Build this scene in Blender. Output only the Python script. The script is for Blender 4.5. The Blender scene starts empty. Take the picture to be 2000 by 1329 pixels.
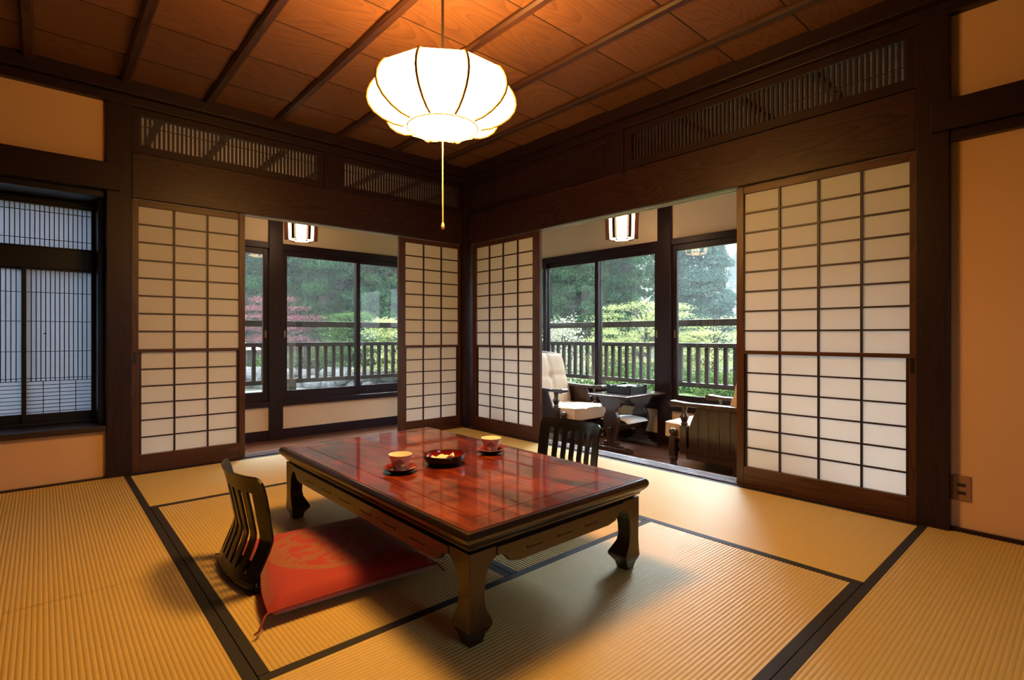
import bpy, math, random
import numpy as np
from math import sin, cos, pi, radians as R
from mathutils import Vector, Matrix

rnd = random.Random(7)
nrs = np.random.RandomState(11)
scene = bpy.context.scene
COL = scene.collection

# ------------------------------------------------------------------ materials
def _mat(name):
    m = bpy.data.materials.new(name); m.use_nodes = True
    nt = m.node_tree; nt.nodes.clear()
    out = nt.nodes.new('ShaderNodeOutputMaterial')
    return m, nt, out

def _n(nt, t, **kw):
    n = nt.nodes.new(t)
    for k, v in kw.items():
        if k in n.inputs: n.inputs[k].default_value = v
        else: setattr(n, k, v)
    return n

def _pr(nt, out, col=(.5, .5, .5), rough=.5, **kw):
    b = nt.nodes.new('ShaderNodeBsdfPrincipled')
    b.inputs['Base Color'].default_value = (*col, 1)
    b.inputs['Roughness'].default_value = rough
    for k, v in kw.items(): b.inputs[k.replace('_', ' ')].default_value = v
    nt.links.new(b.outputs[0], out.inputs['Surface'])
    return b

def _coords(nt, scale=(1, 1, 1), island=0.0):
    tc = nt.nodes.new('ShaderNodeTexCoord')
    mp = nt.nodes.new('ShaderNodeMapping'); mp.inputs['Scale'].default_value = scale
    nt.links.new(tc.outputs['Object'], mp.inputs['Vector'])
    src = mp.outputs[0]
    if island:
        ge = nt.nodes.new('ShaderNodeNewGeometry')
        mu = _n(nt, 'ShaderNodeMath', operation='MULTIPLY'); mu.inputs[1].default_value = island
        nt.links.new(ge.outputs['Random Per Island'], mu.inputs[0])
        ad = _n(nt, 'ShaderNodeVectorMath', operation='ADD')
        nt.links.new(src, ad.inputs[0]); nt.links.new(mu.outputs[0], ad.inputs[1])
        src = ad.outputs[0]
    return src

def _ramp(nt, fac, stops):
    r = nt.nodes.new('ShaderNodeValToRGB')
    while len(r.color_ramp.elements) < len(stops): r.color_ramp.elements.new(.5)
    for e, (p, c) in zip(r.color_ramp.elements, stops):
        e.position = p; e.color = (*c, 1)
    nt.links.new(fac, r.inputs['Fac'])
    return r.outputs['Color']

def plain(name, col, rough=.5, **kw):
    m, nt, out = _mat(name); _pr(nt, out, col, rough, **kw); return m

def noisy(name, c0, c1, scale=(5, 5, 5), rough=.6, bump=0.0, bscale=200, **kw):
    m, nt, out = _mat(name); b = _pr(nt, out, c0, rough, **kw)
    v = _coords(nt, scale)
    no = _n(nt, 'ShaderNodeTexNoise', Scale=1.0, Detail=4.0); nt.links.new(v, no.inputs['Vector'])
    nt.links.new(_ramp(nt, no.outputs['Fac'], [(.3, c0), (.7, c1)]), b.inputs['Base Color'])
    if bump:
        n2 = _n(nt, 'ShaderNodeTexNoise', Scale=float(bscale), Detail=2.0)
        bp = _n(nt, 'ShaderNodeBump', Strength=bump, Distance=.002)
        nt.links.new(n2.outputs['Fac'], bp.inputs['Height']); nt.links.new(bp.outputs[0], b.inputs['Normal'])
    return m

def wood(name, c0, c1, axis='X', rough=.45, spec=.5, figure=22.0, long=.7, across=5.0, fine=60.0, coat=0.0, coatr=.1, fin_amt=.35, island=0.0, bump=.05, tone=0.0):
    """contour-line grain stretched along one axis, plus fine fibre streaks"""
    m, nt, out = _mat(name); b = _pr(nt, out, c0, rough)
    b.inputs['Coat Weight'].default_value = coat; b.inputs['Coat Roughness'].default_value = coatr; b.inputs['Specular IOR Level'].default_value = spec
    k = 'XYZ'.index(axis)
    s = [across] * 3; s[k] = long
    v = _coords(nt, s, island)
    no = _n(nt, 'ShaderNodeTexNoise', Scale=1.0, Detail=1.5, Roughness=.4); nt.links.new(v, no.inputs['Vector'])
    mu = _n(nt, 'ShaderNodeMath', operation='MULTIPLY'); mu.inputs[1].default_value = figure
    nt.links.new(no.outputs['Fac'], mu.inputs[0])
    fr = _n(nt, 'ShaderNodeMath', operation='FRACT'); nt.links.new(mu.outputs[0], fr.inputs[0])
    s2 = [fine] * 3; s2[k] = 2.0
    v2 = _coords(nt, s2, island)
    n2 = _n(nt, 'ShaderNodeTexNoise', Scale=1.0, Detail=3.0); nt.links.new(v2, n2.inputs['Vector'])
    mx = _n(nt, 'ShaderNodeMix', data_type='FLOAT'); mx.inputs[0].default_value = fin_amt
    nt.links.new(fr.outputs[0], mx.inputs[2]); nt.links.new(n2.outputs['Fac'], mx.inputs[3])
    mid = tuple(a * .62 + c * .38 for a, c in zip(c0, c1))
    col = _ramp(nt, mx.outputs[0], [(.15, c0), (.55, mid), (.82, c1)])
    if tone:
        ge = nt.nodes.new('ShaderNodeNewGeometry')
        ma = _n(nt, 'ShaderNodeMath', operation='MULTIPLY_ADD'); ma.inputs[1].default_value = tone; ma.inputs[2].default_value = 1 - tone * .5
        nt.links.new(ge.outputs['Random Per Island'], ma.inputs[0])
        hs = _n(nt, 'ShaderNodeHueSaturation'); nt.links.new(col, hs.inputs['Color']); nt.links.new(ma.outputs[0], hs.inputs['Value']); col = hs.outputs['Color']
    nt.links.new(col, b.inputs['Base Color'])
    if bump:
        bp = _n(nt, 'ShaderNodeBump', Strength=bump, Distance=.002)
        nt.links.new(mx.outputs[0], bp.inputs['Height']); nt.links.new(bp.outputs[0], b.inputs['Normal'])
    return m

M = {}
DK0, DK1 = (.010, .0046, .0070), (.027, .0110, .0165)
for ax in 'XYZ':
    M['dark' + ax] = wood('dark_stained_wood_' + ax, DK1, DK0, ax, rough=.40, spec=.3, figure=20, across=11, fine=140, fin_amt=.5)
    M['board' + ax] = wood('stained_plank_wood_' + ax, (.046, .0175, .021), (.013, .0056, .0075), ax, rough=.38, spec=.35, figure=24, across=6.5, long=.8, fine=130)
    M['shoji' + ax] = wood('red_brown_wood_' + ax, (.080, .026, .016), (.038, .012, .008), ax, rough=.4, figure=10, across=8, fine=120)
    M['out' + ax] = wood('weathered_rail_wood_' + ax, (.055, .042, .036), (.03, .022, .018), ax, rough=.6, figure=8, across=8)
M['black'] = plain('black_frame_wood', (.006, .005, .005), .35)
M['muntin'] = plain('muntin_wood', (.024, .0065, .006), .45)
M['ceil'] = wood('cedar_ceiling_board', (.175, .074, .031), (.094, .037, .016), 'X', rough=.55, figure=30, long=.7, across=3.4, fine=170, fin_amt=.58, island=40.0, bump=.02, tone=.35)
M['batten'] = wood('ceiling_batten_wood', (.060, .022, .014), (.028, .010, .008), 'Y', rough=.45, figure=10, across=8)
M['vfloorX'] = wood('veranda_board_X', (.17, .062, .028), (.085, .03, .014), 'X', rough=.3, figure=10, across=4, island=20, coat=.3)
M['vfloorY'] = wood('veranda_board_Y', (.17, .062, .028), (.085, .03, .014), 'Y', rough=.3, figure=10, across=4, island=20, coat=.3)
M['plaster'] = noisy('clay_plaster', (.74, .475, .275), (.70, .44, .25), (1.2, 1.2, 1.2), rough=.9, bump=.15, bscale=300)
M['plaster2'] = noisy('veranda_plaster', (.82, .67, .49), (.78, .63, .45), (1.2, 1.2, 1.2), rough=.9, bump=.15, bscale=300)
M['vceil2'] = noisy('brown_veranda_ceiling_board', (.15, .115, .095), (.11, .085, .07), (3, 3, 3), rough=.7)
M['joint'] = plain('dark_joint_wood', (.030, .012, .007), .8)  # dark tone standing for shade in the ceiling board gaps
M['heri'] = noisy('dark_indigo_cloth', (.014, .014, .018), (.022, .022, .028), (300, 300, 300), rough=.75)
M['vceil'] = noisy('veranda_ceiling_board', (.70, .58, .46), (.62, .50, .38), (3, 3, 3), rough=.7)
M['track'] = plain('pale_plastic_track', (.75, .75, .72), .3)
M['lacqb'] = wood('dark_lacquer', (.025, .0098, .0088), (.010, .0048, .0046), 'Z', rough=.38, figure=14, across=14, fine=140, coat=.3, coatr=.15)
M['lacqx'] = wood('dark_lacquer_edge', (.025, .0090, .0078), (.010, .0046, .0044), 'X', rough=.35, figure=8, across=8, coat=.4, coatr=.12)
M['ink'] = plain('black_lacquer', (.006, .0055, .0055), .30, Coat_Weight=.15, Coat_Roughness=.10, Specular_IOR_Level=.35)
M['slit'] = plain('slit_shade_black', (.002, .002, .002), .9)  # near-black, stands for the shade inside the apron slits
M['cream'] = noisy('cream_leather', (.74, .56, .40), (.70, .51, .36), (6, 6, 6), rough=.5, bump=.15, bscale=350)
M['fur'] = wood('oiled_oak', (.050, .024, .016), (.022, .011, .008), 'Z', rough=.28, figure=10, across=8, coat=.5, coatr=.15)
M['furx'] = wood('oiled_oak_top', (.075, .035, .022), (.035, .016, .010), 'X', rough=.22, figure=10, across=6, coat=.7, coatr=.1)
M['porc_in'] = plain('cream_glaze', (.88, .86, .72), .15)
M['porc_out'] = plain('beige_glaze', (.74, .67, .50), .18, Coat_Weight=.4)
M['crest'] = plain('brown_crest_glaze', (.16, .045, .02), .3)
M['redlac'] = plain('red_lacquer', (.20, .012, .008), .18, Coat_Weight=.8, Coat_Roughness=.06)
M['gold'] = plain('gold_flecks', (.75, .50, .22), .35, Metallic=.6)
M['redcord'] = plain('red_cord', (.28, .03, .02), .7)
M['paperwhite'] = plain('white_print_paper', (.82, .84, .88), .6)
M['snack'] = plain('pale_wrapper', (.86, .82, .72), .5)
M['plate'] = plain('brown_plastic_plate', (.30, .16, .10), .35)
M['socket'] = plain('dark_socket', (.02, .014, .012), .5)
M['brass'] = plain('dull_brass', (.30, .17, .08), .35, Metallic=.9)
M['cord'] = plain('lamp_cord', (.02, .015, .012), .6)
M['pull'] = plain('cream_pull_cord', (.85, .68, .42), .6)
M['rib'] = plain('bamboo_rib', (.30, .17, .05), .5)
M['straw'] = None
M['stone'] = noisy('grey_stone', (.085, .09, .095), (.19, .19, .19), (2.2, 2.2, 2.2), rough=.9, bump=.5, bscale=12)
M['trunk'] = noisy('bark', (.055, .045, .04), (.10, .085, .075), (6, 6, 1), rough=.95)
M['roofm'] = plain('pale_metal_roof', (.42, .44, .47), .45)
M['ground'] = noisy('mossy_ground', (.035, .055, .025), (.08, .085, .05), (.5, .5, .5), rough=1.0)
M['path'] = noisy('pale_gravel', (.16, .155, .15), (.21, .205, .195), (3, 3, 3), rough=1.0)
M['grass'] = noisy('lawn_grass', (.12, .20, .05), (.20, .28, .09), (1.5, 1.5, 1.5), rough=1.0)

def tatami_mat(axis):
    m, nt, out = _mat('rush_straw_' + axis); b = _pr(nt, out, (.58, .43, .2), .52)
    s = [3, 3, 3]; s['XY'.index(axis)] = 500; 
    v = _coords(nt, s)
    no = _n(nt, 'ShaderNodeTexNoise', Scale=1.0, Detail=2.0); nt.links.new(v, no.inputs['Vector'])
    s = [1.6, 1.6, 1.6]
    n2 = _n(nt, 'ShaderNodeTexNoise', Scale=1.0, Detail=2.0); nt.links.new(_coords(nt, s, 9.0), n2.inputs['Vector'])
    ad = _n(nt, 'ShaderNodeMix', data_type='FLOAT'); ad.inputs[0].default_value = .35
    nt.links.new(no.outputs['Fac'], ad.inputs[2]); nt.links.new(n2.outputs['Fac'], ad.inputs[3])
    nt.links.new(_ramp(nt, ad.outputs[0], [(.3, (.58, .44, .145)), (.7, (.68, .515, .19))]), b.inputs['Base Color'])
    bp = _n(nt, 'ShaderNodeBump', Strength=.25, Distance=.001)
    nt.links.new(no.outputs['Fac'], bp.inputs['Height']); nt.links.new(bp.outputs[0], b.inputs['Normal'])
    return m
M['strawX'] = tatami_mat('X'); M['strawY'] = tatami_mat('Y')

def paper_mat(name, col, tr):
    m, nt, out = _mat(name)
    d = _n(nt, 'ShaderNodeBsdfDiffuse'); d.inputs['Color'].default_value = (*col, 1)
    t = _n(nt, 'ShaderNodeBsdfTranslucent'); t.inputs['Color'].default_value = (*col, 1)
    mx = _n(nt, 'ShaderNodeMixShader'); mx.inputs[0].default_value = tr
    nt.links.new(d.outputs[0], mx.inputs[1]); nt.links.new(t.outputs[0], mx.inputs[2])
    nt.links.new(mx.outputs[0], out.inputs['Surface'])
    return m
M['baypaper'] = paper_mat('bay_paper', (.50, .55, .64), .60)
M['paper'] = paper_mat('washi_paper', (.82, .80, .77), .42)

def glass_mat():
    m, nt, out = _mat('window_glass')
    t = _n(nt, 'ShaderNodeBsdfTransparent'); t.inputs['Color'].default_value = (.95, .97, .96, 1)
    g = _n(nt, 'ShaderNodeBsdfGlossy'); g.inputs['Roughness'].default_value = .0
    lw = _n(nt, 'ShaderNodeLayerWeight', Blend=.5)
    pw = _n(nt, 'ShaderNodeMath', operation='POWER'); pw.inputs[1].default_value = 5.0
    nt.links.new(lw.outputs['Facing'], pw.inputs[0])
    fr = _n(nt, 'ShaderNodeMath', operation='MULTIPLY_ADD'); fr.inputs[1].default_value = .95; fr.inputs[2].default_value = .035
    nt.links.new(pw.outputs[0], fr.inputs[0])
    mx = _n(nt, 'ShaderNodeMixShader')
    nt.links.new(fr.outputs[0], mx.inputs[0]); nt.links.new(t.outputs[0], mx.inputs[1]); nt.links.new(g.outputs[0], mx.inputs[2])
    nt.links.new(mx.outputs[0], out.inputs['Surface'])
    return m
M['glass'] = glass_mat()

def emit(name, col, st):
    m, nt, out = _mat(name)
    e = _n(nt, 'ShaderNodeEmission'); e.inputs['Color'].default_value = (*col, 1); e.inputs['Strength'].default_value = st
    nt.links.new(e.outputs[0], out.inputs['Surface']); return m
LAMP_ST = 40.0
M['shade'] = emit('lit_paper_shade', (1.0, .48, .11), LAMP_ST)
M['shade2'] = emit('lit_paper_base', (1.0, .48, .11), 104.0)
M['lantern'] = emit('lit_lantern_paper', (1.0, .62, .32), 13.0)

def table_top_mat():
    m, nt, out = _mat('red_lacquered_burl'); b = _pr(nt, out, (.2, .03, .01), .3)
    b.inputs['Coat Weight'].default_value = 1.0; b.inputs['Coat Roughness'].default_value = .025; b.inputs['Coat IOR'].default_value = 1.6
    v = _coords(nt, (3.4, 1.8, 3))
    no = _n(nt, 'ShaderNodeTexNoise', Scale=1.6, Detail=6.0, Distortion=1.2); nt.links.new(v, no.inputs['Vector'])
    v2 = _coords(nt, (60, 4, 10))
    n2 = _n(nt, 'ShaderNodeTexNoise', Scale=1.0, Detail=3.0); nt.links.new(v2, n2.inputs['Vector'])
    mx = _n(nt, 'ShaderNodeMix', data_type='FLOAT'); mx.inputs[0].default_value = .35
    nt.links.new(no.outputs['Fac'], mx.inputs[2]); nt.links.new(n2.outputs['Fac'], mx.inputs[3])
    nt.links.new(_ramp(nt, mx.outputs[0], [(.36, (.045, .007, .004)), (.5, (.17, .021, .008)), (.66, (.40, .07, .016))]), b.inputs['Base Color'])
    return m
M['top'] = table_top_mat()

def cushion_mat():
    m, nt, out = _mat('red_silk_medallion'); b = _pr(nt, out, (.4, .03, .02), .75)
    b.inputs['Sheen Weight'].default_value = .3
    tc = nt.nodes.new('ShaderNodeTexCoord')
    sp = nt.nodes.new('ShaderNodeSeparateXYZ'); nt.links.new(tc.outputs['Object'], sp.inputs[0])
    cb = nt.nodes.new('ShaderNodeCombineXYZ'); nt.links.new(sp.outputs[0], cb.inputs[0]); nt.links.new(sp.outputs[1], cb.inputs[1])
    ln = _n(nt, 'ShaderNodeVectorMath', operation='LENGTH'); nt.links.new(cb.outputs[0], ln.inputs[0])
    lt = _n(nt, 'ShaderNodeMath', operation='LESS_THAN'); lt.inputs[1].default_value = .215
    nt.links.new(ln.outputs['Value'], lt.inputs[0])
    no = _n(nt, 'ShaderNodeTexNoise', Scale=11.0, Detail=3.0, Distortion=2.0); nt.links.new(cb.outputs[0], no.inputs['Vector'])
    gt = _n(nt, 'ShaderNodeMath', operation='GREATER_THAN'); gt.inputs[1].default_value = .47
    nt.links.new(no.outputs['Fac'], gt.inputs[0])
    rg = _n(nt, 'ShaderNodeMath', operation='GREATER_THAN'); rg.inputs[1].default_value = .185
    nt.links.new(ln.outputs['Value'], rg.inputs[0])
    orr = _n(nt, 'ShaderNodeMath', operation='MAXIMUM'); nt.links.new(gt.outputs[0], orr.inputs[0]); nt.links.new(rg.outputs[0], orr.inputs[1])
    an = _n(nt, 'ShaderNodeMath', operation='MULTIPLY'); nt.links.new(lt.outputs[0], an.inputs[0]); nt.links.new(orr.outputs[0], an.inputs[1])
    mx = _n(nt, 'ShaderNodeMix', data_type='RGBA')
    mx.inputs[6].default_value = (.40, .022, .016, 1); mx.inputs[7].default_value = (.33, .10, .035, 1)
    nt.links.new(an.outputs[0], mx.inputs[0]); nt.links.new(mx.outputs[2], b.inputs['Base Color'])
    return m
M['cushion'] = cushion_mat()

def leaf_mat(name, c0, c1, sc=1.2, tr=.35):
    m, nt, out = _mat(name)
    v = _coords(nt, (sc, sc, sc))
    no = _n(nt, 'ShaderNodeTexNoise', Scale=1.0, Detail=3.0); nt.links.new(v, no.inputs['Vector'])
    ge = nt.nodes.new('ShaderNodeNewGeometry')
    mx0 = _n(nt, 'ShaderNodeMix', data_type='FLOAT'); mx0.inputs[0].default_value = .4
    nt.links.new(no.outputs['Fac'], mx0.inputs[2]); nt.links.new(ge.outputs['Random Per Island'], mx0.inputs[3])
    col = _ramp(nt, mx0.outputs[0], [(.25, c0), (.75, c1)])
    d = _n(nt, 'ShaderNodeBsdfDiffuse'); t = _n(nt, 'ShaderNodeBsdfTranslucent')
    nt.links.new(col, d.inputs['Color']); nt.links.new(col, t.inputs['Color'])
    mx = _n(nt, 'ShaderNodeMixShader'); mx.inputs[0].default_value = tr
    nt.links.new(d.outputs[0], mx.inputs[1]); nt.links.new(t.outputs[0], mx.inputs[2]); nt.links.new(mx.outputs[0], out.inputs['Surface'])
    return m
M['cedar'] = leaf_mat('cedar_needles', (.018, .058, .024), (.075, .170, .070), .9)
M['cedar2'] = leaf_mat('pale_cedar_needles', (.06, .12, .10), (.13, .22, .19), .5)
M['redleaf'] = leaf_mat('red_maple_leaf', (.27, .09, .105), (.46, .20, .22), 1.5)
M['greenleaf'] = leaf_mat('green_maple_leaf', (.07, .15, .045), (.20, .31, .11), 1.5)
M['limeleaf'] = leaf_mat('lime_maple_leaf', (.36, .42, .14), (.72, .74, .40), 1.2)
M['shrubleaf'] = leaf_mat('shrub_leaf', (.06, .12, .035), (.17, .24, .07), 2.0)
M['blossom'] = leaf_mat('white_blossom', (.30, .30, .20), (.70, .66, .58), 6.0)

# ------------------------------------------------------------------ mesh builder
class MB:
    def __init__(s): s.v = []; s.f = []; s.sm = []
    def add(s, vs, fs, smooth=False):
        o = len(s.v); s.v.extend([tuple(p) for p in vs])
        for q in fs: s.f.append(tuple(o + i for i in q)); s.sm.append(smooth)
        return s
    def box(s, x0, x1, y0, y1, z0, z1):
        if x0 > x1: x0, x1 = x1, x0
        if y0 > y1: y0, y1 = y1, y0
        if z0 > z1: z0, z1 = z1, z0
        return s.add([(x0, y0, z0), (x1, y0, z0), (x1, y1, z0), (x0, y1, z0), (x0, y0, z1), (x1, y0, z1), (x1, y1, z1), (x0, y1, z1)],
                     [(0, 3, 2, 1), (4, 5, 6, 7), (0, 1, 5, 4), (1, 2, 6, 5), (2, 3, 7, 6), (3, 0, 4, 7)])
    def obox(s, mat, sx, sy, sz):
        vs = [mat @ Vector((a * sx / 2, b * sy / 2, c * sz / 2)) for c in (-1, 1) for a, b in ((-1, -1), (1, -1), (1, 1), (-1, 1))]
        return s.add(vs, [(0, 3, 2, 1), (4, 5, 6, 7), (0, 1, 5, 4), (1, 2, 6, 5), (2, 3, 7, 6), (3, 0, 4, 7)])
    def loft(s, rings, cap=True, smooth=False, closed=True):
        n = len(rings[0]); vs = [p for r in rings for p in r]; fs = []
        for k in range(len(rings) - 1):
            for i in range(n if closed else n - 1):
                j = (i + 1) % n
                fs.append((k * n + i, k * n + j, (k + 1) * n + j, (k + 1) * n + i))
        s.add(vs, fs, smooth)
        if cap and closed:
            s.add(rings[0], [tuple(range(n - 1, -1, -1))]); s.add(rings[-1], [tuple(range(n))])
        return s
    def lathe(s, prof, n=32, c=(0, 0, 0), smooth=True, cap=False):
        rings = [[(c[0] + r * cos(2 * pi * i / n), c[1] + r * sin(2 * pi * i / n), c[2] + z) for i in range(n)] for r, z in prof]
        return s.loft(rings, cap, smooth)
    def tube(s, pts, r, n=8, cap=True, smooth=True):
        P = [Vector(p) for p in pts]; rs = r if isinstance(r, (list, tuple)) else [r] * len(P)
        rings = []; up = None
        for i, p in enumerate(P):
            t = (P[min(i + 1, len(P) - 1)] - P[max(i - 1, 0)]).normalized()
            if up is None: up = Vector((0, 0, 1)) if abs(t.z) < .9 else Vector((1, 0, 0))
            a = t.cross(up).normalized(); b = a.cross(t).normalized(); up = b
            rings.append([p + a * rs[i] * cos(2 * pi * k / n) + b * rs[i] * sin(2 * pi * k / n) for k in range(n)])
        return s.loft(rings, cap, smooth)
    def prism(s, poly, plane, a0, a1):
        """poly = 2-D outline; plane 'XZ' extrudes along Y, 'YZ' along X, 'XY' along Z"""
        def P(u, w, a): return {'XZ': (u, a, w), 'YZ': (a, u, w), 'XY': (u, w, a)}[plane]
        n = len(poly)
        s.add([P(u, w, a0) for u, w in poly] + [P(u, w, a1) for u, w in poly],
              [tuple(range(n - 1, -1, -1)), tuple(range(n, 2 * n))] + [(i, (i + 1) % n, n + (i + 1) % n, n + i) for i in range(n)])
        return s
    def rect_sweep(s, prof, hx, hy, c=(0, 0), cap=True, smooth=False):
        rings = [[(c[0] - hx + o, c[1] - hy + o, z), (c[0] + hx - o, c[1] - hy + o, z), (c[0] + hx - o, c[1] + hy - o, z), (c[0] - hx + o, c[1] + hy - o, z)] for o, z in prof]
        return s.loft(rings, cap, smooth)
    def sphere(s, c, r, n=16, m=8, sc=(1, 1, 1)):
        prof = [(max(1e-4, sin(pi * k / m)) * r, -cos(pi * k / m) * r) for k in range(m + 1)]
        rings = [[(c[0] + q * cos(2 * pi * i / n) * sc[0], c[1] + q * sin(2 * pi * i / n) * sc[1], c[2] + z * sc[2]) for i in range(n)] for q, z in prof]
        return s.loft(rings, False, True)
    def build(s, name, mat, parent=None, bevel=0.0, local=False, recalc=True, seg=2):
        vs = s.v; loc = (0, 0, 0)
        if parent is not None and not local:
            L = WLOC.get(parent.name, (0, 0, 0)); vs = [(x - L[0], y - L[1], z - L[2]) for x, y, z in vs]
        elif parent is None and not local:
            a = np.array(vs); lo, hi = a.min(0), a.max(0)
            loc = ((lo[0] + hi[0]) / 2, (lo[1] + hi[1]) / 2, lo[2]); vs = [(x - loc[0], y - loc[1], z - loc[2]) for x, y, z in vs]
        me = bpy.data.meshes.new(name); me.from_pydata([tuple(map(float, p)) for p in vs], [], s.f)
        me.polygons.foreach_set('use_smooth', s.sm); me.update()
        if recalc:
            import bmesh
            bm = bmesh.new(); bm.from_mesh(me); bmesh.ops.recalc_face_normals(bm, faces=bm.faces); bm.to_mesh(me); bm.free()
        me.materials.append(M[mat] if isinstance(mat, str) else mat)
        o = bpy.data.objects.new(name, me); COL.objects.link(o); o.location = loc
        if parent is not None: o.parent = parent
        WLOC[o.name] = loc if parent is None else WLOC.get(parent.name, (0, 0, 0))
        if bevel:
            b = o.modifiers.new('Bevel', 'BEVEL'); b.width = bevel; b.segments = seg; b.limit_method = 'ANGLE'; b.angle_limit = R(40)
        return o
WLOC = {}

def tag(o, label=None, cat=None, group=None, kind=None):
    if label: o['label'] = label
    if cat: o['category'] = cat
    if group: o['group'] = group
    if kind: o['kind'] = kind
    return o
def thing(name, loc, label, cat, group=None, rz=0.0):
    o = bpy.data.objects.new(name, None); COL.objects.link(o); o.location = loc; o.rotation_euler = (0, 0, rz)
    o.empty_display_size = .1
    WLOC[o.name] = tuple(loc); return tag(o, label, cat, group)
def copy_tree(o, parent=None):
    c = o.copy(); COL.objects.link(c); c.parent = parent; WLOC[c.name] = tuple(c.location)
    for ch in list(o.children): copy_tree(ch, c)
    return c
_tn = [0]
def trim(mb, mat, bevel=.003):
    _tn[0] += 1
    return tag(mb.build('trim_%d' % _tn[0], mat, bevel=bevel), kind='structure')
def struct(name, mb, mat, bevel=0.0):
    return tag(mb.build(name, mat, bevel=bevel), kind='structure')

# ------------------------------------------------------------------ camera
F, CX, CY = 1027.0, 1000.0, 656.0
CAMP = Vector((-3.052, -4.082, .88)); TH = R(48.2)
cam = bpy.data.cameras.new('camera'); cob = bpy.data.objects.new('camera', cam); COL.objects.link(cob)
cob.location = CAMP; cob.rotation_euler = (R(90), 0, TH - R(90))
cam.sensor_width = 36; cam.lens = F / 2000 * 36; cam.shift_y = (CY - 664.5) / 2000; cam.clip_start = .03; cam.clip_end = 400
scene.camera = cob
FWD = Vector((cos(TH), sin(TH), 0)); RGT = Vector((sin(TH), -cos(TH), 0))
def spot(px, depth, z=0.0):
    """a garden place at a given distance in a given direction from the room"""
    p = CAMP + FWD * depth + RGT * ((px - CX) / F * depth); return Vector((p.x, p.y, z))

CZ = 2.45       # underside of the ceiling battens
VF = -.13       # veranda floor
W1 = 1.26       # inner face of the outer veranda walls
# ------------------------------------------------------------------ room shell
struct('floor', MB().box(-3.56, .0, -5.3, 0.0, -.12, -.055), 'darkX')
# ceiling boards (lapped, running along X)
cb = MB(); ys = [.12, -.41, -.86, -1.31, -1.76, -2.21, -2.67, -3.07, -3.52, -3.97, -4.42, -4.87, -5.32]
for a, b in zip(ys[:-1], ys[1:]):
    xs = [-3.6, .12]
    z1, z0 = CZ + .022, CZ + .034
    cb.add([(xs[0], a, z1), (xs[1], a, z1), (xs[1], b + .010, z0), (xs[0], b + .010, z0), (xs[0], a, z1 + .012), (xs[1], a, z1 + .012), (xs[1], b + .010, z0 + .012), (xs[0], b + .010, z0 + .012)],
           [(0, 1, 2, 3), (4, 7, 6, 5), (0, 4, 5, 1), (1, 5, 6, 2), (2, 6, 7, 3), (3, 7, 4, 0)])
ceil = struct('ceiling', cb, 'ceil')
for y in ys[1:-1]: MB().box(-3.56, .1, y - .002, y + .0035, CZ + .0200, CZ + .026).build('gap_shade_strip', 'joint', ceil)  # dark strips paint in the shade of the gaps between boards
MB().box(-3.7, .14, -5.4, .14, CZ + .05, CZ + .12).build('upper_deck', 'black', ceil)
for x in (-3.11, -2.665, -2.21, -1.755, -1.285, -.80, -.345):
    # battens with chamfered lower edges
    w = .028
    MB().prism([(x - w, CZ + .026), (x - w, CZ + .012), (x - w + .012, CZ), (x + w - .012, CZ), (x + w, CZ + .012), (x + w, CZ + .026)], 'XZ', -5.3, -.03).build('batten', 'batten', ceil)
# plaster walls of the room
struct('wall_west', MB().box(-3.68, -3.56, -5.3, .04, -.1, CZ + .05), 'boardY')
ws = MB().box(-3.68, -2.35, -5.42, -5.3, -.1, CZ + .05).box(-1.5, .16, -5.42, -5.3, -.1, CZ + .05)
ws.box(-2.35, -1.5, -5.42, -5.3, -.1, .9).box(-2.35, -1.5, -5.42, -5.3, 1.48, CZ + .05)  # opening added out of view to let in cool fill light
struct('wall_south', ws, 'boardX')
tag(MB().box(-2.35, -1.5, -5.37, -5.366, .9, 1.48).build('window_11', 'glass'), kind='structure')  # unseen window, added behind the camera to soften the table shadows
struct('wall_east', MB().box(.035, .12, -5.3, -3.62, -.1, CZ + .05), 'plaster')
wn = MB().box(-3.56, -2.75, .03, .10, 1.94, CZ + .05).box(-3.56, -2.75, .03, .10, -.1, .29)
struct('wall_north', wn, 'plaster')
# cornice round the ceiling
for q in range(2):
    m = MB(); n = MB()
    if q == 0:
        m.box(-3.56, .0, -.055, .12, 2.392, CZ + .03); n.box(-3.56, .0, -.035, .12, 2.335, 2.392)
        trim(m, 'darkX'); trim(MB().box(-3.56, .0, -.015, .12, 2.333, 2.39), 'darkX')
    else:
        m.box(-.055, .12, -5.3, -.056, 2.392, CZ + .03)
        trim(m, 'darkY'); trim(MB().box(-.015, .12, -5.3, -.016, 2.333, 2.39), 'darkY')
# posts
trim(MB().box(-2.756, -2.627, -.006, .125, -.06, 2.335), 'darkZ', .004)
trim(MB().box(-.04, .122, -.04, .122, -.06, 2.335), 'darkZ', .004)
trim(MB().box(-.008, .125, -3.63, -3.507, -.06, 2.335), 'darkZ', .004)
# lintel boards over the openings and ranma rails
trim(MB().box(-2.627, -.04, .0, .12, 1.757, 2.045), 'boardX', .004)
trim(MB().box(.0, .12, -3.507, -.04, 1.757, 2.04), 'boardY', .004)
# ranma intermediate posts
trim(MB().box(-1.384, -1.245, .0, .12, 2.046, 2.333), 'darkZ')
trim(MB().box(.0, .12, -1.842, -1.707, 2.041, 2.333), 'darkZ')
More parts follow.
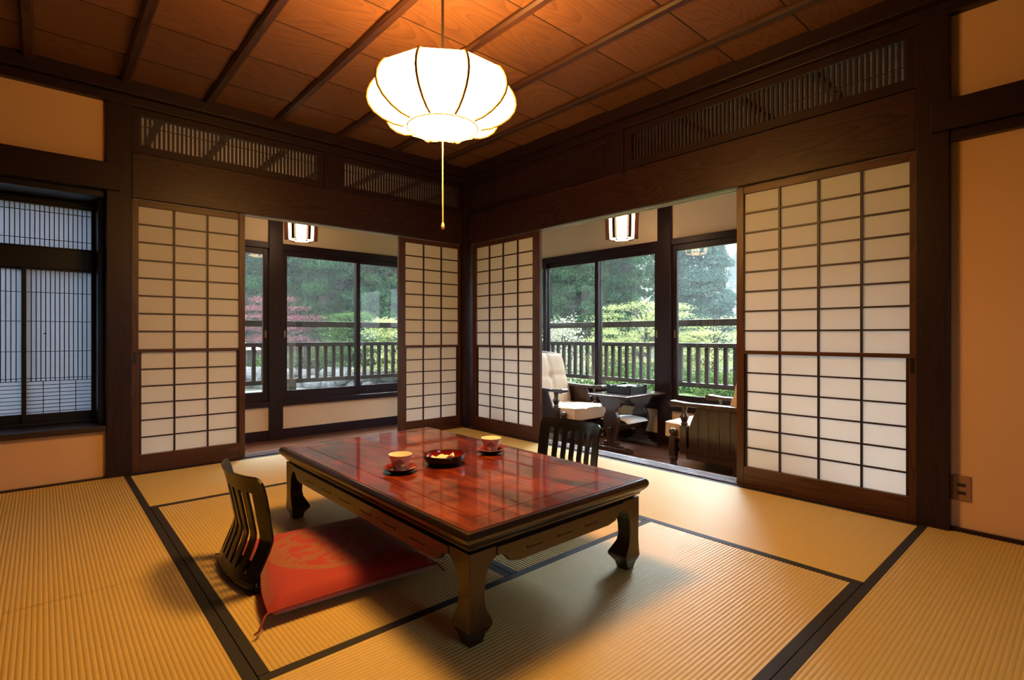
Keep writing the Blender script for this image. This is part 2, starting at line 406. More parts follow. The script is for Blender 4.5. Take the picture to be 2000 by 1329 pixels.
# white sliding tracks under the lintels
ta = MB().box(-2.62, -.05, .032, .037, 1.7535, 1.7585).box(-2.62, -.05, .05, .056, 1.752, 1.7585).box(-2.62, -.05, .082, .088, 1.752, 1.7585)
trim(ta, 'track', 0)
tb = MB().box(.032, .037, -3.5, -.05, 1.7535, 1.7585).box(.05, .056, -3.5, -.05, 1.752, 1.7585).box(.082, .088, -3.5, -.05, 1.752, 1.7585)
trim(tb, 'track', 0)
# grooved sills
sa = MB().box(-2.627, .0, .0, .012, -.06, .008)
for a, b in ((.022, .043), (.053, .074), (.084, .125)): sa.box(-2.627, .0, a, b, -.06, .008)
sa.box(-2.627, .0, .0, .125, -.15, .003)
trim(sa, 'shojiX', 0)
sb = MB().box(.0, .012, -3.507, .0, -.06, .008)
for a, b in ((.022, .043), (.053, .074), (.084, .125)): sb.box(a, b, -3.507, .0, -.06, .008)
sb.box(.0, .125, -3.507, .0, -.15, .003)
trim(sb, 'shojiY', 0)
# picture-rail bands on the plaster walls, lapping over the posts
trim(MB().box(-3.56, -2.69, -.03, .10, 1.778, 1.945), 'darkX')
trim(MB().box(-.03, .12, -5.3, -3.566, 1.805, 1.94), 'darkY')
trim(MB().box(.0, .12, -5.3, -3.631, 1.757, 1.804), 'darkY')
trim(MB().box(.015, .036, -5.3, -3.631, -.055, .016), 'darkY')     # floor strip under the wall
trim(MB().box(-3.56, -2.757, .0, .032, -.055, .008), 'darkX')
trim(MB().box(-3.56, -2.757, -.004, .30, .29, .325), 'lacqx', .004) # bay shelf

# ------------------------------------------------------------------ ranma (transom lattices)
def ranma(axis, a0, a1, s0, s1, wire, label):
    c = ((a0 + a1) / 2, .06, 2.05) if axis == 'X' else (.06, (a0 + a1) / 2, 2.05)
    t = thing('transom_lattice', c, label, 'transom lattice', 'slatted transoms above the sliding screens')
    def B(mb, u0, u1, d0, d1, z0, z1):
        return mb.box(u0, u1, d0, d1, z0, z1) if axis == 'X' else mb.box(d0, d1, u0, u1, z0, z1)
    fr = MB(); B(fr, a0, a1, .008, .05, 2.047, 2.098); B(fr, a0, a1, .008, .05, 2.288, 2.332); B(fr, a0, s0, .008, .05, 2.098, 2.288); B(fr, s1, a1, .008, .05, 2.098, 2.288)
    fr.build('frame', 'dark' + axis, t, .002)
    sl = MB(); n = max(3, int(round((s1 - s0) / .0255))); p = (s1 - s0) / n
    for i in range(n): B(sl, s0 + p * (i + .0) + .0005, s0 + p * i + .0125, .016, .034, 2.094, 2.292)
    sl.build('vertical_slats', 'muntin', t)
    w = MB(); B(w, s0, s1, .022, .028, wire, wire + .004); w.build('cross_wire', 'black', t)
ranma('X', -2.627, -1.385, -2.587, -1.437, 2.225, 'long slatted transom left of the lamp, above the left paper screen')
ranma('X', -1.244, -.041, -1.225, -.075, 2.225, 'dark slatted transom at the back left, behind the hanging paper lamp')
ranma('Y', -1.706, -.041, -1.68, -.075, 2.16, 'shorter dark slatted transom right of the room corner')
ranma('Y', -3.506, -1.843, -3.469, -1.907, 2.16, 'long dark slatted transom at upper right above the big paper screen')

# ------------------------------------------------------------------ shoji screens
def shoji(axis, a0, a1, w0, w1, ncol, label, pull, d=0.024):
    """a0<a1 along the wall; w0,w1 stile widths; two-part (lower inset) paper screen"""
    zb, zt = .006, 1.7525
    c = ((a0 + a1) / 2, d + .015, zb) if axis == 'X' else (d + .015, (a0 + a1) / 2, zb)
    t = thing('shoji_screen', c, label, 'sliding screen', 'paper sliding screens of the room')
    def B(mb, u0, u1, d0, d1, z0, z1):
        return mb.box(u0, u1, d + d0, d + d1, z0, z1) if axis == 'X' else mb.box(d + d0, d + d1, u0, u1, z0, z1)
    p0, p1 = a0 + w0, a1 - w1
    for u0, u1 in ((a0, p0), (p1, a1)):
        m = MB(); B(m, u0, u1, 0, .03, zb, zt); m.build('stile', 'shojiZ', t, .0025)
    m = MB(); B(m, p0, p1, .001, .029, 1.712, zt); m.build('top_rail', 'shoji' + axis, t, .002)
    m = MB(); B(m, p0, p1, .001, .029, zb, .112); m.build('bottom_rail', 'shoji' + axis, t, .002)
    m = MB(); B(m, p0, p1, .0, .026, .772, .793); m.build('middle_rail', 'shoji' + axis, t, .002)
    la = MB(); cw = (p1 - p0) / ncol; t_ = .0052
    for i in range(1, ncol): B(la, p0 + cw * i - t_, p0 + cw * i + t_, .004, .016, .793, 1.712)
    for k in range(1, 8):
        z = .793 + (1.712 - .793) * k / 8; B(la, p0, p1, .006, .016, z - .0046, z + .0046)
    la.build('upper_lattice', 'muntin', t)
    m = MB(); B(m, p0, p1, .016, .0172, .785, 1.715); m.build('upper_paper', 'paper', t)
    lf = MB()
    B(lf, p0, p0 + .016, .014, .029, .112, .772); B(lf, p1 - .012, p1, .014, .029, .112, .772)
    for i in range(1, ncol): B(lf, p0 + cw * i - t_ + .002, p0 + cw * i + t_ + .002, .014, .024, .112, .772)
    for k in range(1, 6):
        z = .112 + (.772 - .112) * k / 6; B(lf, p0, p1, .016, .024, z - .0042, z + .0042)
    lf.build('lower_lattice', 'muntin', t)
    m = MB(); B(m, p0, p1, .024, .0252, .11, .775); m.build('lower_paper', 'paper', t)
    if pull:
        u = a0 + .016 if pull < 0 else a1 - .016
        m = MB(); B(m, u - .009, u + .009, -.0012, .002, .70, .775); m.build('finger_pull', 'black', t, .003)
shoji('X', -2.626, -1.960, .036, .040, 3, 'tall paper sliding screen at far left, next to the slatted bay window', -1)
shoji('X', -.713, -.043, .066, .026, 3, 'narrow-looking paper screen three panes wide, left of the room corner', 0)
shoji('Y', -.985, -.075, .086, .050, 4, 'paper screen four panes wide, just right of the room corner', 0)
shoji('Y', -3.505, -2.642, .028, .043, 4, 'large nearest paper screen on the right, beside the plaster wall with the outlet', -1)

# ------------------------------------------------------------------ bay window at the far left
by = .30
bay = MB().box(-3.56, -2.757, .031, .40, 1.74, 1.777)
trim(bay, 'black')
trim(MB().box(-2.79, -2.757, .10, .40, .325, 1.74), 'black')
trim(MB().box(-3.56, -2.79, by - .01, by + .05, 1.30, 1.425), 'black')
trim(MB().box(-3.56, -2.79, by - .01, by + .05, 1.705, 1.74), 'black')
trim(MB().box(-3.56, -2.757, by - .02, by + .06, .325, .345), 'black')
trim(MB().box(-3.62, -3.56, .04, .40, .29, 1.78), 'black')
def bay_screen(x0, x1, z0, z1, d, lower, label):
    t = thing('lattice_screen', ((x0 + x1) / 2, d + .01, z0), label, 'lattice screen', 'fine-slatted paper screens in the bay window')
    st = .022
    fr = MB().box(x0, x0 + st, d, d + .024, z0, z1).box(x1 - st, x1, d, d + .024, z0, z1)
    fr.box(x0 + st, x1 - st, d, d + .024, z1 - .012, z1).box(x0 + st, x1 - st, d, d + .024, z0, z0 + (.05 if lower else .012))
    fr.build('frame', 'black', t, .0015)
    la = MB(); zb = z0 + (.05 if lower else .012); zt = z1 - .012
    zc = zb + .20 if lower else zb
    n = int(round((x1 - x0 - 2 * st) / .0225)); p = (x1 - x0 - 2 * st) / n
    for i in range(1, n): la.box(x0 + st + p * i - .0024, x0 + st + p * i + .0024, d + .002, d + .010, zc, zt)
    if lower:
        for k in range(9): z = zb + .19 * k / 8 + .012; la.box(x0 + st, x1 - st, d + .003, d + .010, z - .0018, z + .0018)
        for i in range(1, 4): x = x0 + st + (x1 - x0 - 2 * st) * i / 4; la.box(x - .002, x + .002, d + .002, d + .010, zb, zc)
        zz = [zc + .02] + [zc + (zt - zc) * f for f in (.27, .54, .80)]
    else: zz = [zb + .045, zt - .04]
    for z in zz: la.box(x0 + st, x1 - st, d + .001, d + .009, z - .0018, z + .0018)
    la.build('fine_lattice', 'black', t)
    MB().box(x0 + st, x1 - st, d + .0105, d + .0115, zb, zt).build('paper', 'baypaper', t)
    if lower: MB().box(x0 + .10, x0 + .116, d - .001, d + .003, z0 + .545, z0 + .551).build('latch', 'black', t)
bay_screen(-3.145, -2.79, .345, 1.30, by, True, 'right lower slatted paper screen in the bay window, beside the post')
bay_screen(-3.56, -3.124, .345, 1.30, by + .026, True, 'left lower slatted paper screen in the bay window, cut by the frame edge')
bay_screen(-3.56, -2.79, 1.425, 1.705, by, False, 'wide low slatted transom screen across the top of the bay window')

# ------------------------------------------------------------------ tatami
def tatami(x0, x1, y0, y1, axis, heri, label, hw=.032):
    """axis = ridge direction; heri = sides carrying cloth borders"""
    t = thing('tatami_mat', ((x0 + x1) / 2, (y0 + y1) / 2, -.055), label, 'tatami mat', 'tatami mats on the floor')
    g = .0008
    X0, X1, Y0, Y1 = x0 + g, x1 - g, y0 + g, y1 - g
    s = MB(); q0, q1 = (Y0, Y1) if axis == 'X' else (X0, X1)
    if axis == 'X' : l0, l1 = X0, X1
    else: l0, l1 = Y0, Y1
    a = q0 + (hw - .004 if heri else 0); b = q1 - (hw - .004 if heri else 0)
    n = int(round((b - a) / .0137)); p = (b - a) / n
    us = []
    for i in range(n):
        for k, h in ((0, -.0023), (.12, -.0010), (.34, 0.0), (.66, 0.0), (.88, -.0010)): us.append((a + p * (i + k), h))
    us.append((b, -.0023))
    m = 2
    vs = []
    for j in range(m):
        l = l0 + (l1 - l0) * j / (m - 1)
        for u, h in us: vs.append((l, u, h) if axis == 'X' else (u, l, h))
    k = len(us)
    fs = [(i, i + 1, k + i + 1, k + i) for i in range(k - 1)]
    s.add(vs, fs, True)
    s.box(X0, X1, Y0, Y1, -.0549, -.0042)
    s.build('straw_surface', 'straw' + axis, t, recalc=True)
    if heri:
        for e in (0, 1):
            c0, c1 = (q0, q0 + hw) if e == 0 else (q1 - hw, q1)
            if e == 0 and 'lo' not in heri or e == 1 and 'hi' not in heri: continue
            h = MB()
            h.box(l0, l1, c0, c1, -.0549, .0008) if axis == 'X' else h.box(c0, c1, l0, l1, -.0549, .0008)
            h.build('cloth_border', 'heri', t, .0006)
LH = ('lo', 'hi')
tatami(-2.638, -.9045, -.862, -.001, 'X', LH, 'tatami mat along the sill of the left screens, behind the low table', .036)
tatami(-.9035, -.001, -1.76, -.001, 'Y', LH, 'tatami mat in the room corner under the two corner screens', .034)
tatami(-.9035, -.001, -3.52, -1.761, 'Y', LH, 'tatami mat along the sill of the large right paper screen', .034)
tatami(-2.638, -1.762, -2.634, -.863, 'Y', LH, 'tatami mat carrying the red cushion and left half of the low table', .030)
tatami(-1.760, -.9045, -2.634, -.863, 'Y', LH, 'tatami mat under the right half of the low table', .030)
tatami(-2.638, -.9045, -3.52, -2.635, 'X', LH, 'tatami mat across the front, with the near table legs at its back edge', .031)
tatami(-3.559, -2.639, -1.768, -.001, 'Y', LH, 'tatami mat at the left wall below the bay window shelf', .031)
tatami(-3.559, -2.639, -3.52, -1.7695, 'Y', LH, 'tatami mat at lower left, with the chair back shadow on it', .031)
tatami(-1.76, .0149, -4.40, -3.521, 'X', LH, 'tatami mat at lower right, below the wall outlet', .031)
tatami(-3.559, -1.761, -4.40, -3.521, 'X', LH, 'tatami mat just in front of the viewer, below the picture edge', .031)
struct('floor_2', MB().box(-3.559, .0149, -5.3, -4.4005, -.055, .0), 'strawX')

# ------------------------------------------------------------------ veranda shell
vf = MB(); x = -2.69; w = .105
y = .125
while y < W1:
    vf.box(-2.69, W1, y + .0008, min(y + w, W1) - .0008, VF - .02, VF); y += w
struct('floor_3', vf, 'vfloorX')
vf = MB(); x = .125
while x < W1:
    vf.box(x + .0008, min(x + w, W1) - .0008, -3.63, .1245, VF - .02, VF); x += w
struct('floor_4', vf, 'vfloorY')
vc = MB().box(-2.69, W1 + .12, .125, W1 + .12, 2.44, 2.5); 
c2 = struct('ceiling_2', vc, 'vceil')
for x in np.arange(-2.42, 1.2, .44): MB().box(x - .018, x + .018, .126, W1, 2.405, 2.44).build('batten', 'darkY', c2)
vc = MB().box(.125, W1 + .12, -3.63, .1245, 2.44, 2.5); 
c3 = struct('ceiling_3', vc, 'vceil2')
for y in np.arange(-3.4, .1, .44): MB().box(.126, W1, y - .018, y + .018, 2.405, 2.44).build('batten', 'darkX', c3)
# outer wall A (y = W1) and B (x = W1): plaster above and below the windows
wo = MB().box(-2.69, W1, W1 + .01, W1 + .11, 1.78, 2.44).box(-2.69, W1, W1 + .01, W1 + .11, -.04, .195)
struct('wall_north_outer', wo, 'plaster2')
wo = MB().box(W1 + .01, W1 + .11, -3.63, W1, 1.765, 2.44).box(W1 + .01, W1 + .11, -3.63, W1, -.04, .195)
struct('wall_east_outer', wo, 'plaster2')
struct('wall_west_outer', MB().box(-2.755, -2.69, .1255, W1 + .12, -.3, 2.5), 'plaster2')
struct('wall_south_outer', MB().box(.125, W1 + .12, -3.75, -3.63, -.3, 2.5), 'plaster2')
tag(MB().box(-2.69, W1, W1 - .004, W1 + .11, VF, -.035).build('baseboard_north', 'darkX', bevel=.002), kind='structure')
tag(MB().box(W1 - .004, W1 + .11, -3.63, W1, VF, -.035).build('baseboard_east', 'darkY', bevel=.002), kind='structure')
# outer posts, heads and sills
trim(MB().box(-1.422, -1.293, W1 - .02, W1 + .12, VF, 2.44), 'darkZ')
trim(MB().box(W1 - .02, W1 + .12, -1.459, -1.32, VF, 2.44), 'darkZ')
trim(MB().box(W1 - .01, W1 + .13, W1 - .01, W1 + .13, VF, 2.44), 'darkZ')
for a, b in ((-2.69, -1.422), (-1.293, W1 - .01)):
    trim(MB().box(a, b, W1 - .012, W1 + .12, 1.722, 1.782), 'darkX')
    trim(MB().box(a, b, W1 - .03, W1 + .13, .192, .245), 'darkX')
for a, b in ((-3.63, -1.459), (-1.32, W1 - .01)):
    trim(MB().box(W1 - .012, W1 + .12, a, b, 1.712, 1.768), 'darkY')
    trim(MB().box(W1 - .03, W1 + .13, a, b, .192, .245), 'darkY')
# sliding glass sashes
_wn = [0]
def sash(axis, a0, a1, d, ztop, latch=None):
    _wn[0] += 1
    c = ((a0 + a1) / 2, d, .247) if axis == 'X' else (d, (a0 + a1) / 2, .247)
    t = thing('window_%d' % _wn[0], c, None, None); t['kind'] = 'structure'
    def B(mb, u0, u1, d0, d1, z0, z1): return mb.box(u0, u1, d + d0, d + d1, z0, z1) if axis == 'X' else mb.box(d + d0, d + d1, u0, u1, z0, z1)
    s = .046
    f = MB(); B(f, a0, a0 + s, 0, .032, .246, ztop); B(f, a1 - s, a1, 0, .032, .246, ztop); B(f, a0 + s, a1 - s, 0, .032, ztop - .055, ztop); B(f, a0 + s, a1 - s, 0, .032, .246, .338)
    f.build('frame', 'darkZ', t, .002)
    g = MB(); B(g, a0 + s - .004, a1 - s + .004, .014, .0165, .334, ztop - .051); g.build('pane', 'glass', t)
    if latch is not None:
        m = MB(); B(m, latch - .008, latch + .008, -.004, .002, .86, .93); m.build('latch', 'brass', t, .002)
zA, zB = 1.72, 1.71
sash('X', -2.69, -2.05, W1 + .05, zA); sash('X', -2.09, -1.424, W1 + .01, zA, -1.447)
sash('X', -1.292, -.475, W1 + .01, zA, -1.268); sash('X', -.515, .37, W1 + .05, zA); sash('X', .33, W1 - .012, W1 + .01, zA)
sash('Y', -3.63, -2.35, W1 + .05, zB); sash('Y', -2.39, -1.461, W1 + .01, zB, -1.485)
sash('Y', -1.318, -.548, W1 + .01, zB, -1.295); sash('Y', -.595, .21, W1 + .05, zB); sash('Y', .17, W1 - .012, W1 + .01, zB)

# ------------------------------------------------------------------ hanging paper lamp
LX, LY = -1.755, -2.18
lamp = thing('pendant_lamp', (LX, LY, 1.72), 'large round ribbed paper lamp hanging lit above the low table', 'lamp')
prof = [(.150, 1.782), (.162, 1.782), (.205, 1.790), (.250, 1.810), (.288, 1.838), (.310, 1.868), (.318, 1.898), (.314, 1.928), (.302, 1.955), (.284, 1.980)]
NR = 10; SEG = 8
def shade_pt(r, z, a, k):
    """between ribs the paper is pulled in, at mid-gore most"""
    u = k / SEG; pull = sin(pi * u)
    ang = a + 2 * pi / NR * u
    chord = cos(pi / NR) / cos(2 * pi / NR * (u - .5))
    rr = r * (1 + (chord - 1) * 1.0) * (1 - .055 * pull * min(1, max(0, (1.975 - z) / .10)))
    return (LX + rr * cos(ang), LY + rr * sin(ang), z)
A0 = TH + R(7.4) + pi + pi / NR
rings = [[shade_pt(r, z, A0 + 2 * pi / NR * i, k) for i in range(NR) for k in range(SEG)] for r, z in prof]
sh = MB().loft(rings, False, True); sh.build('paper_shade', 'shade', lamp, recalc=False)
MB().lathe([(.001, 1.780), (.08, 1.780), (.150, 1.7805)], 40, (LX, LY, 0)).build('paper_base', 'shade2', lamp, recalc=False)
for i in range(NR):
    a = A0 + 2 * pi / NR * i
    pts = [(LX + (r + .003) * cos(a), LY + (r + .003) * sin(a), z) for r, z in prof[1:]]
    pts += [(LX + .262 * cos(a), LY + .262 * sin(a), 1.990), (LX + .22 * cos(a), LY + .22 * sin(a), 1.992)]
    MB().tube(pts, .0055, 8).build('rib', 'rib', lamp)
ring = [(LX + .152 * cos(2 * pi * i / 48), LY + .152 * sin(2 * pi * i / 48), 1.780) for i in range(49)]
MB().tube(ring, .003, 6, cap=False).build('base_ring', 'rib', lamp)
MB().tube([(LX, LY, CZ + .03), (LX, LY, 2.2), (LX, LY, 1.99)], .0058, 8).build('cord', 'cord', lamp)
MB().lathe([(.001, 2.02), (.022, 2.02), (.026, 1.99), (.026, 1.93), (.02, 1.90), (.001, 1.90)], 16, (LX, LY, 0)).build('lamp_holder', 'track', lamp)
MB().lathe([(.001, CZ - .015), (.045, CZ - .012), (.055, CZ + .02), (.055, CZ + .026)], 24, (LX, LY, 0)).build('ceiling_rose', 'track', lamp)
pc = MB().tube([(LX, LY, 1.78), (LX, LY, 1.55), (LX + .001, LY, 1.372)], .0028, 8).build('pull_cord', 'pull', lamp)
MB().lathe([(.0008, 1.374), (.004, 1.370), (.007, 1.358), (.0075, 1.350), (.005, 1.343), (.0008, 1.341)], 16, (LX + .001, LY, 0)).build('pull_knob', 'pull', pc)

# veranda lanterns: octagonal, dark staves flared outward
def lantern(loc, label, rz):
    t = thing('pendant_lantern', loc, label, 'lantern', 'small wooden lanterns in the veranda')
    N = 6; rb, rt, z0, z1 = .106, .116, 0.0, .26
    def P(r, k, z, o=0.0): a = 2 * pi * (k + .5) / N + rz; return (r * cos(a + o), r * sin(a + o), z)
    b = MB(); 
    b.loft([[P(rb, k, z0) for k in range(N)], [P(rt, k, z1) for k in range(N)]], False)
    b.build('paper_sides', 'lantern', t, local=True)
    b = MB(); b.loft([[P(.001, k, -.012) for k in range(N)], [P(rb * .7, k, -.010) for k in range(N)], [P(rb, k, .0) for k in range(N)]], False)
    b.build('paper_base', 'lantern', t, local=True)
    for k in range(N):
        a = 2 * pi * (k + .5) / N + rz; d = Vector((cos(a), sin(a), 0)); s = Vector((-sin(a), cos(a), 0))
        m = MB(); w = .0125
        rings = []
        for r, z in ((rb + .0, -.008), (rt + .0, z1 + .01)):
            c = d * r; rings.append([tuple(c - s * w - d * .004 + Vector((0, 0, z))), tuple(c + s * w - d * .004 + Vector((0, 0, z))), tuple(c + s * w + d * .030 + Vector((0, 0, z))), tuple(c - s * w + d * .030 + Vector((0, 0, z)))])
        m.loft(rings); m.build('stave', 'shojiZ', t, .002, local=True)
        if True:
            m = MB(); m.sphere(tuple(d * (rb * .82) + Vector((0, 0, -.016))), .008, 10, 6); m.build('foot_peg', 'shojiZ', t, local=True)
    g = MB()
    for k in range(N):
        for u in (.36, .60):
            lo = Vector(P(rb + .001, k, z0)).lerp(Vector(P(rb + .001, k + 1, z0)), u); hi = Vector(P(rt + .001, k, z1)).lerp(Vector(P(rt + .001, k + 1, z1)), u)
            g.tube([lo, hi], .0024, 4, smooth=False)
        for f in (.30, .48, .98):
            r = rb + (rt - rb) * f + .001; g.tube([P(r, k, z1 * f), P(r, k + 1, z1 * f)], .0016, 4, smooth=False)
        g.tube([P(rb + .001, k, .004), P(rb + .001, k + 1, .004)], .003, 4, smooth=False)
    g.build('grille', 'muntin', t, local=True)
    MB().lathe([(.001, z1 + .03), (.05, z1 + .03), (rt + .02, z1 + .012), (rt + .02, z1), (.001, z1)], 6, smooth=False).build('top_cap', 'shojiX', t, local=True)
    MB().tube([(0, 0, z1 + .03), (0, 0, 2.44 - loc[2])], .006, 8).build('hanging_rod', 'black', t, local=True)
lantern((-1.33, .66, 1.735), 'small lit wooden lantern in the left veranda, beside the dark post', R(10))
lantern((.66, -1.345, 1.715), 'small lit wooden lantern in the right veranda, above the armchairs', R(36.4))

# ------------------------------------------------------------------ low table
TX, TY = -1.765, -2.183; HX, HY = .425, .755
tb = thing('low_table', (TX, TY, 0), 'big low red lacquered table with dark cabriole legs in the room centre', 'table')
fr = .095
tt = MB(); tt.box(TX - HX + fr + .0025, TX + HX - fr - .0025, TY - HY + fr + .0025, TY + HY - fr - .0025, .318, .34)
# mitred border of the top
g = .0
q = MB().box(TX - HX + .016, TX + HX - .016, TY - HY + .016, TY + HY - .016, .318, .3385)
top = tt.build('tabletop', 'top', tb, .0008)
bo = MB()
ox, oy, ix, iy = HX - .012, HY - .012, HX - fr, HY - fr
for vs in (((-ox, -oy), (ox, -oy), (ix, -iy), (-ix, -iy)), ((ox, -oy), (ox, oy), (ix, iy), (ix, -iy)), ((ox, oy), (-ox, oy), (-ix, iy), (ix, iy)), ((-ox, oy), (-ox, -oy), (-ix, -iy), (-ix, iy))):
    bo.prism([(TX + a, TY + b) for a, b in vs], 'XY', .318, .34)
bo.build('top_border', 'top', tb, .0006)
ed = MB().rect_sweep([(.013, .338), (.008, .3395), (.002, .3365), (-.003, .330), (-.005, .321), (-.003, .311), (.003, .302), (.010, .295), (.016, .290), (.019, .284), (.020, .280), (.030, .279), (.034, .275), (.036, .270), (.036, .266), (.06, .264), (.06, .317), (.013, .319)], HX, HY, (TX, TY), cap=False)
ed.build('edge_moulding', 'lacqx', tb, .002)
LEGI = .022
wz = [(.0012, .046, .014), (.012, .050, .012), (.026, .058, .008), (.040, .076, .001), (.050, .086, -.002), (.060, .086, -.001), (.080, .074, .0), (.105, .060, .001), (.130, .056, .001), (.165, .057, .001), (.195, .062, 0), (.215, .070, 0), (.232, .085, 0), (.243, .104, 0), (.270, .104, 0)]
for sx, sy in ((-1, -1), (1, -1), (1, 1), (-1, 1)):
    cx_, cy_ = TX + sx * (HX - LEGI), TY + sy * (HY - LEGI)
    rings = []
    for z, w, o in wz:
        a = o; b = o + w
        rings.append([(cx_ - sx * a, cy_ - sy * a, z), (cx_ - sx * b, cy_ - sy * a, z), (cx_ - sx * b, cy_ - sy * b, z), (cx_ - sx * a, cy_ - sy * b, z)])
    MB().loft(rings).build('leg', 'lacqb', tb, .003)
def apron_poly(h):
    pts = [(-h, .268), (h, .268), (h, .243), (h - .015, .243), (h - .03, .236), (h - .05, .214), (h - .09, .206)]
    return pts + [(-u, w) for u, w in reversed(pts[2:])]
def slits(L, n):
    """dark bars painting the shade of fret slits: (u, z, length, height) bars"""
    out = []; p = 2 * L / n
    for i in range(n):
        u = -L + p * i
        out += [(u + p * .12, .232, p * .52, .0034), (u + p * .12, .2345, .0036, .008), (u + p * .84, .234, .0036, .007)]
    return out
for s_, axis in ((-1, 'X'), (1, 'X'), (-1, 'Y'), (1, 'Y')):
    if axis == 'X':
        h = HX - LEGI - .10; y = TY + s_ * (HY - LEGI - .006)
        o = MB().prism([(TX + u, w) for u, w in apron_poly(h)], 'XZ', y - .010, y + .010).build('apron', 'lacqx', tb, .0015)
        c = MB()
        for u, z, l, t in slits(h - .10, 3): c.box(TX + u, TX + u + l, y - .0103, y + .0103, z, z + t)
    else:
        h = HY - LEGI - .10; x = TX + s_ * (HX - LEGI - .006)
        o = MB().prism([(TY + u, w) for u, w in apron_poly(h)], 'YZ', x - .010, x + .010).build('apron', 'lacqx', tb, .0015)
        c = MB()
        for u, z, l, t in slits(h - .10, 6): c.box(x - .0103, x + .0103, TY + u, TY + u + l, z, z + t)
    c.build('fret_shade_bars', 'slit', o)  # proud black bars in place of cut slits, shade put in as colour

# ------------------------------------------------------------------ things on the table
ZT = .3402
def saucer(loc, label):
    t = thing('saucer', loc, label, 'saucer', 'lacquer saucers under the teacups')
    MB().lathe([(.001, .004), (.030, .004), (.030, .0), (.034, .0), (.036, .005), (.052, .010), (.066, .019), (.0675, .0205), (.066, .0215), (.052, .0135), (.038, .0095), (.001, .0095)], 48).build('dish', 'redlac', t, local=True)
    MB().lathe([(.0350, .0045), (.052, .0095), (.0672, .0192), (.0665, .0187), (.052, .0085), (.0352, .0032)], 48).build('underside', 'ink', t, local=True)
    g = MB()
    for k, (a, r) in enumerate(((.1, .053), (.28, .056), (.44, .052), (.6, .057), (.2, .047), (.5, .046))):
        a -= .55 + pi / 2 - .75
        c = Vector((r * cos(a), r * sin(a), .0155 + (r - .05) * .5)); g.sphere(c, .0042, 8, 5, (1.1, 1.1, .35))
    g.build('gold_flower', 'gold', t, local=True)
def teacup(loc, label, face):
    t = thing('teacup', loc, label, 'teacup', 'teacups on the low table')
    MB().lathe([(.001, .004), (.022, .004), (.023, .0), (.0265, .0), (.027, .004), (.030, .010), (.034, .022), (.0395, .040), (.0455, .058), (.0465, .0605)], 48).build('outer_wall', 'porc_out', t, local=True)
    MB().lathe([(.0465, .0605), (.0462, .0612), (.0448, .0605), (.0435, .056), (.037, .036), (.030, .020), (.022, .012), (.001, .011)], 48).build('inner_glaze', 'porc_in', t, local=True)
    # diamond crest that follows the curved wall
    def wall(u, z):
        zz = [.010, .022, .040, .058]; rr = [.030, .034, .0395, .0455]
        r = float(np.interp(z, zz, rr)) + .0010; a = face + u / r; return (r * cos(a), r * sin(a), z)
    c = MB(); zc, hh, hw_ = .033, .0165, .021
    def patch(poly):
        n = len(poly); m = (sum(p[0] for p in poly) / n, sum(p[1] for p in poly) / n)
        c.add([wall(*p) for p in poly] + [wall(*m)], [(i, (i + 1) % n, n) for i in range(n)])
    def dia(cu, cz, w, h, k): return [(cu + w * s * k, cz + h * q * k) for s, q in ((-1, 0), (-.5, -.5), (0, -1), (.5, -.5), (1, 0), (.5, .5), (0, 1), (-.5, .5))]
    o_, i_ = dia(0, zc, hw_, hh, 1), dia(0, zc, hw_, hh, .86)
    for i in range(8):
        j = (i + 1) % 8; patch([o_[i], o_[j], i_[j], i_[i]])
    for u in np.arange(-.0135, .014, .0045):
        h = hh * .78 * (1 - abs(u) / (hw_ * .82)); 
        if h > .002: patch([(u - .0011, zc - h), (u + .0011, zc - h), (u + .0011, zc + h), (u - .0011, zc + h)])
    c.build('diamond_crest', 'crest', t, local=True, recalc=False)
    tea = MB().lathe([(.001, .044), (.039, .044)], 40)
face = TH + pi + .12
saucer((-1.992, -2.232, ZT), 'red lacquer saucer under the teacup nearest the red cushion, at left')
teacup((-1.992, -2.232, ZT + .0096), 'beige crested teacup on the left side of the table, nearer the viewer', face)
saucer((-1.512, -2.215, ZT), 'red lacquer saucer under the right teacup, by the black chair back')
teacup((-1.512, -2.215, ZT + .0096), 'beige crested teacup on the right side of the table, beyond the bowl', face - .1)
bw = thing('bowl', (-1.788, -2.24, ZT), 'black lacquered bowl with red inside, between the two teacups', 'bowl')
MB().lathe([(.001, .006), (.060, .006), (.060, .0), (.066, .0), (.070, .006), (.080, .014), (.087, .028), (.0875, .040), (.086, .0435), (.0845, .042)], 56).build('outer_shell', 'ink', bw, local=True)
MB().lathe([(.0845, .042), (.083, .032), (.078, .020), (.066, .012), (.001, .010)], 56).build('red_inside', 'redlac', bw, local=True)
sn = MB(); nu, nv = 14, 9
for i in range(nu + 1):
    for j in range(nv + 1):
        u, v = -1 + 2 * i / nu, -1 + 2 * j / nv
        sn.v.append((u * .044 + .005 * sin(3 * v), v * .026 * (1 - .25 * u) + .005 * sin(4 * u), .0215 + .006 * sin(5 * u + 2 * v) + .004 * cos(6 * v) + .010 * max(0, u) ** 2))
for i in range(nu):
    for j in range(nv): sn.f.append((i * (nv + 1) + j, (i + 1) * (nv + 1) + j, (i + 1) * (nv + 1) + j + 1, i * (nv + 1) + j + 1)); sn.sm.append(True)
o = sn.build('paper_napkin', 'snack', None, local=True)
so = o.modifiers.new('Solidify', 'SOLIDIFY'); so.thickness = .003; so.offset = 1
o.location = (-1.795, -2.236, ZT + .0045); o.rotation_euler = (0, 0, TH - pi / 2 + .15); tag(o, 'crumpled pale paper napkin lying in the black bowl', 'napkin')

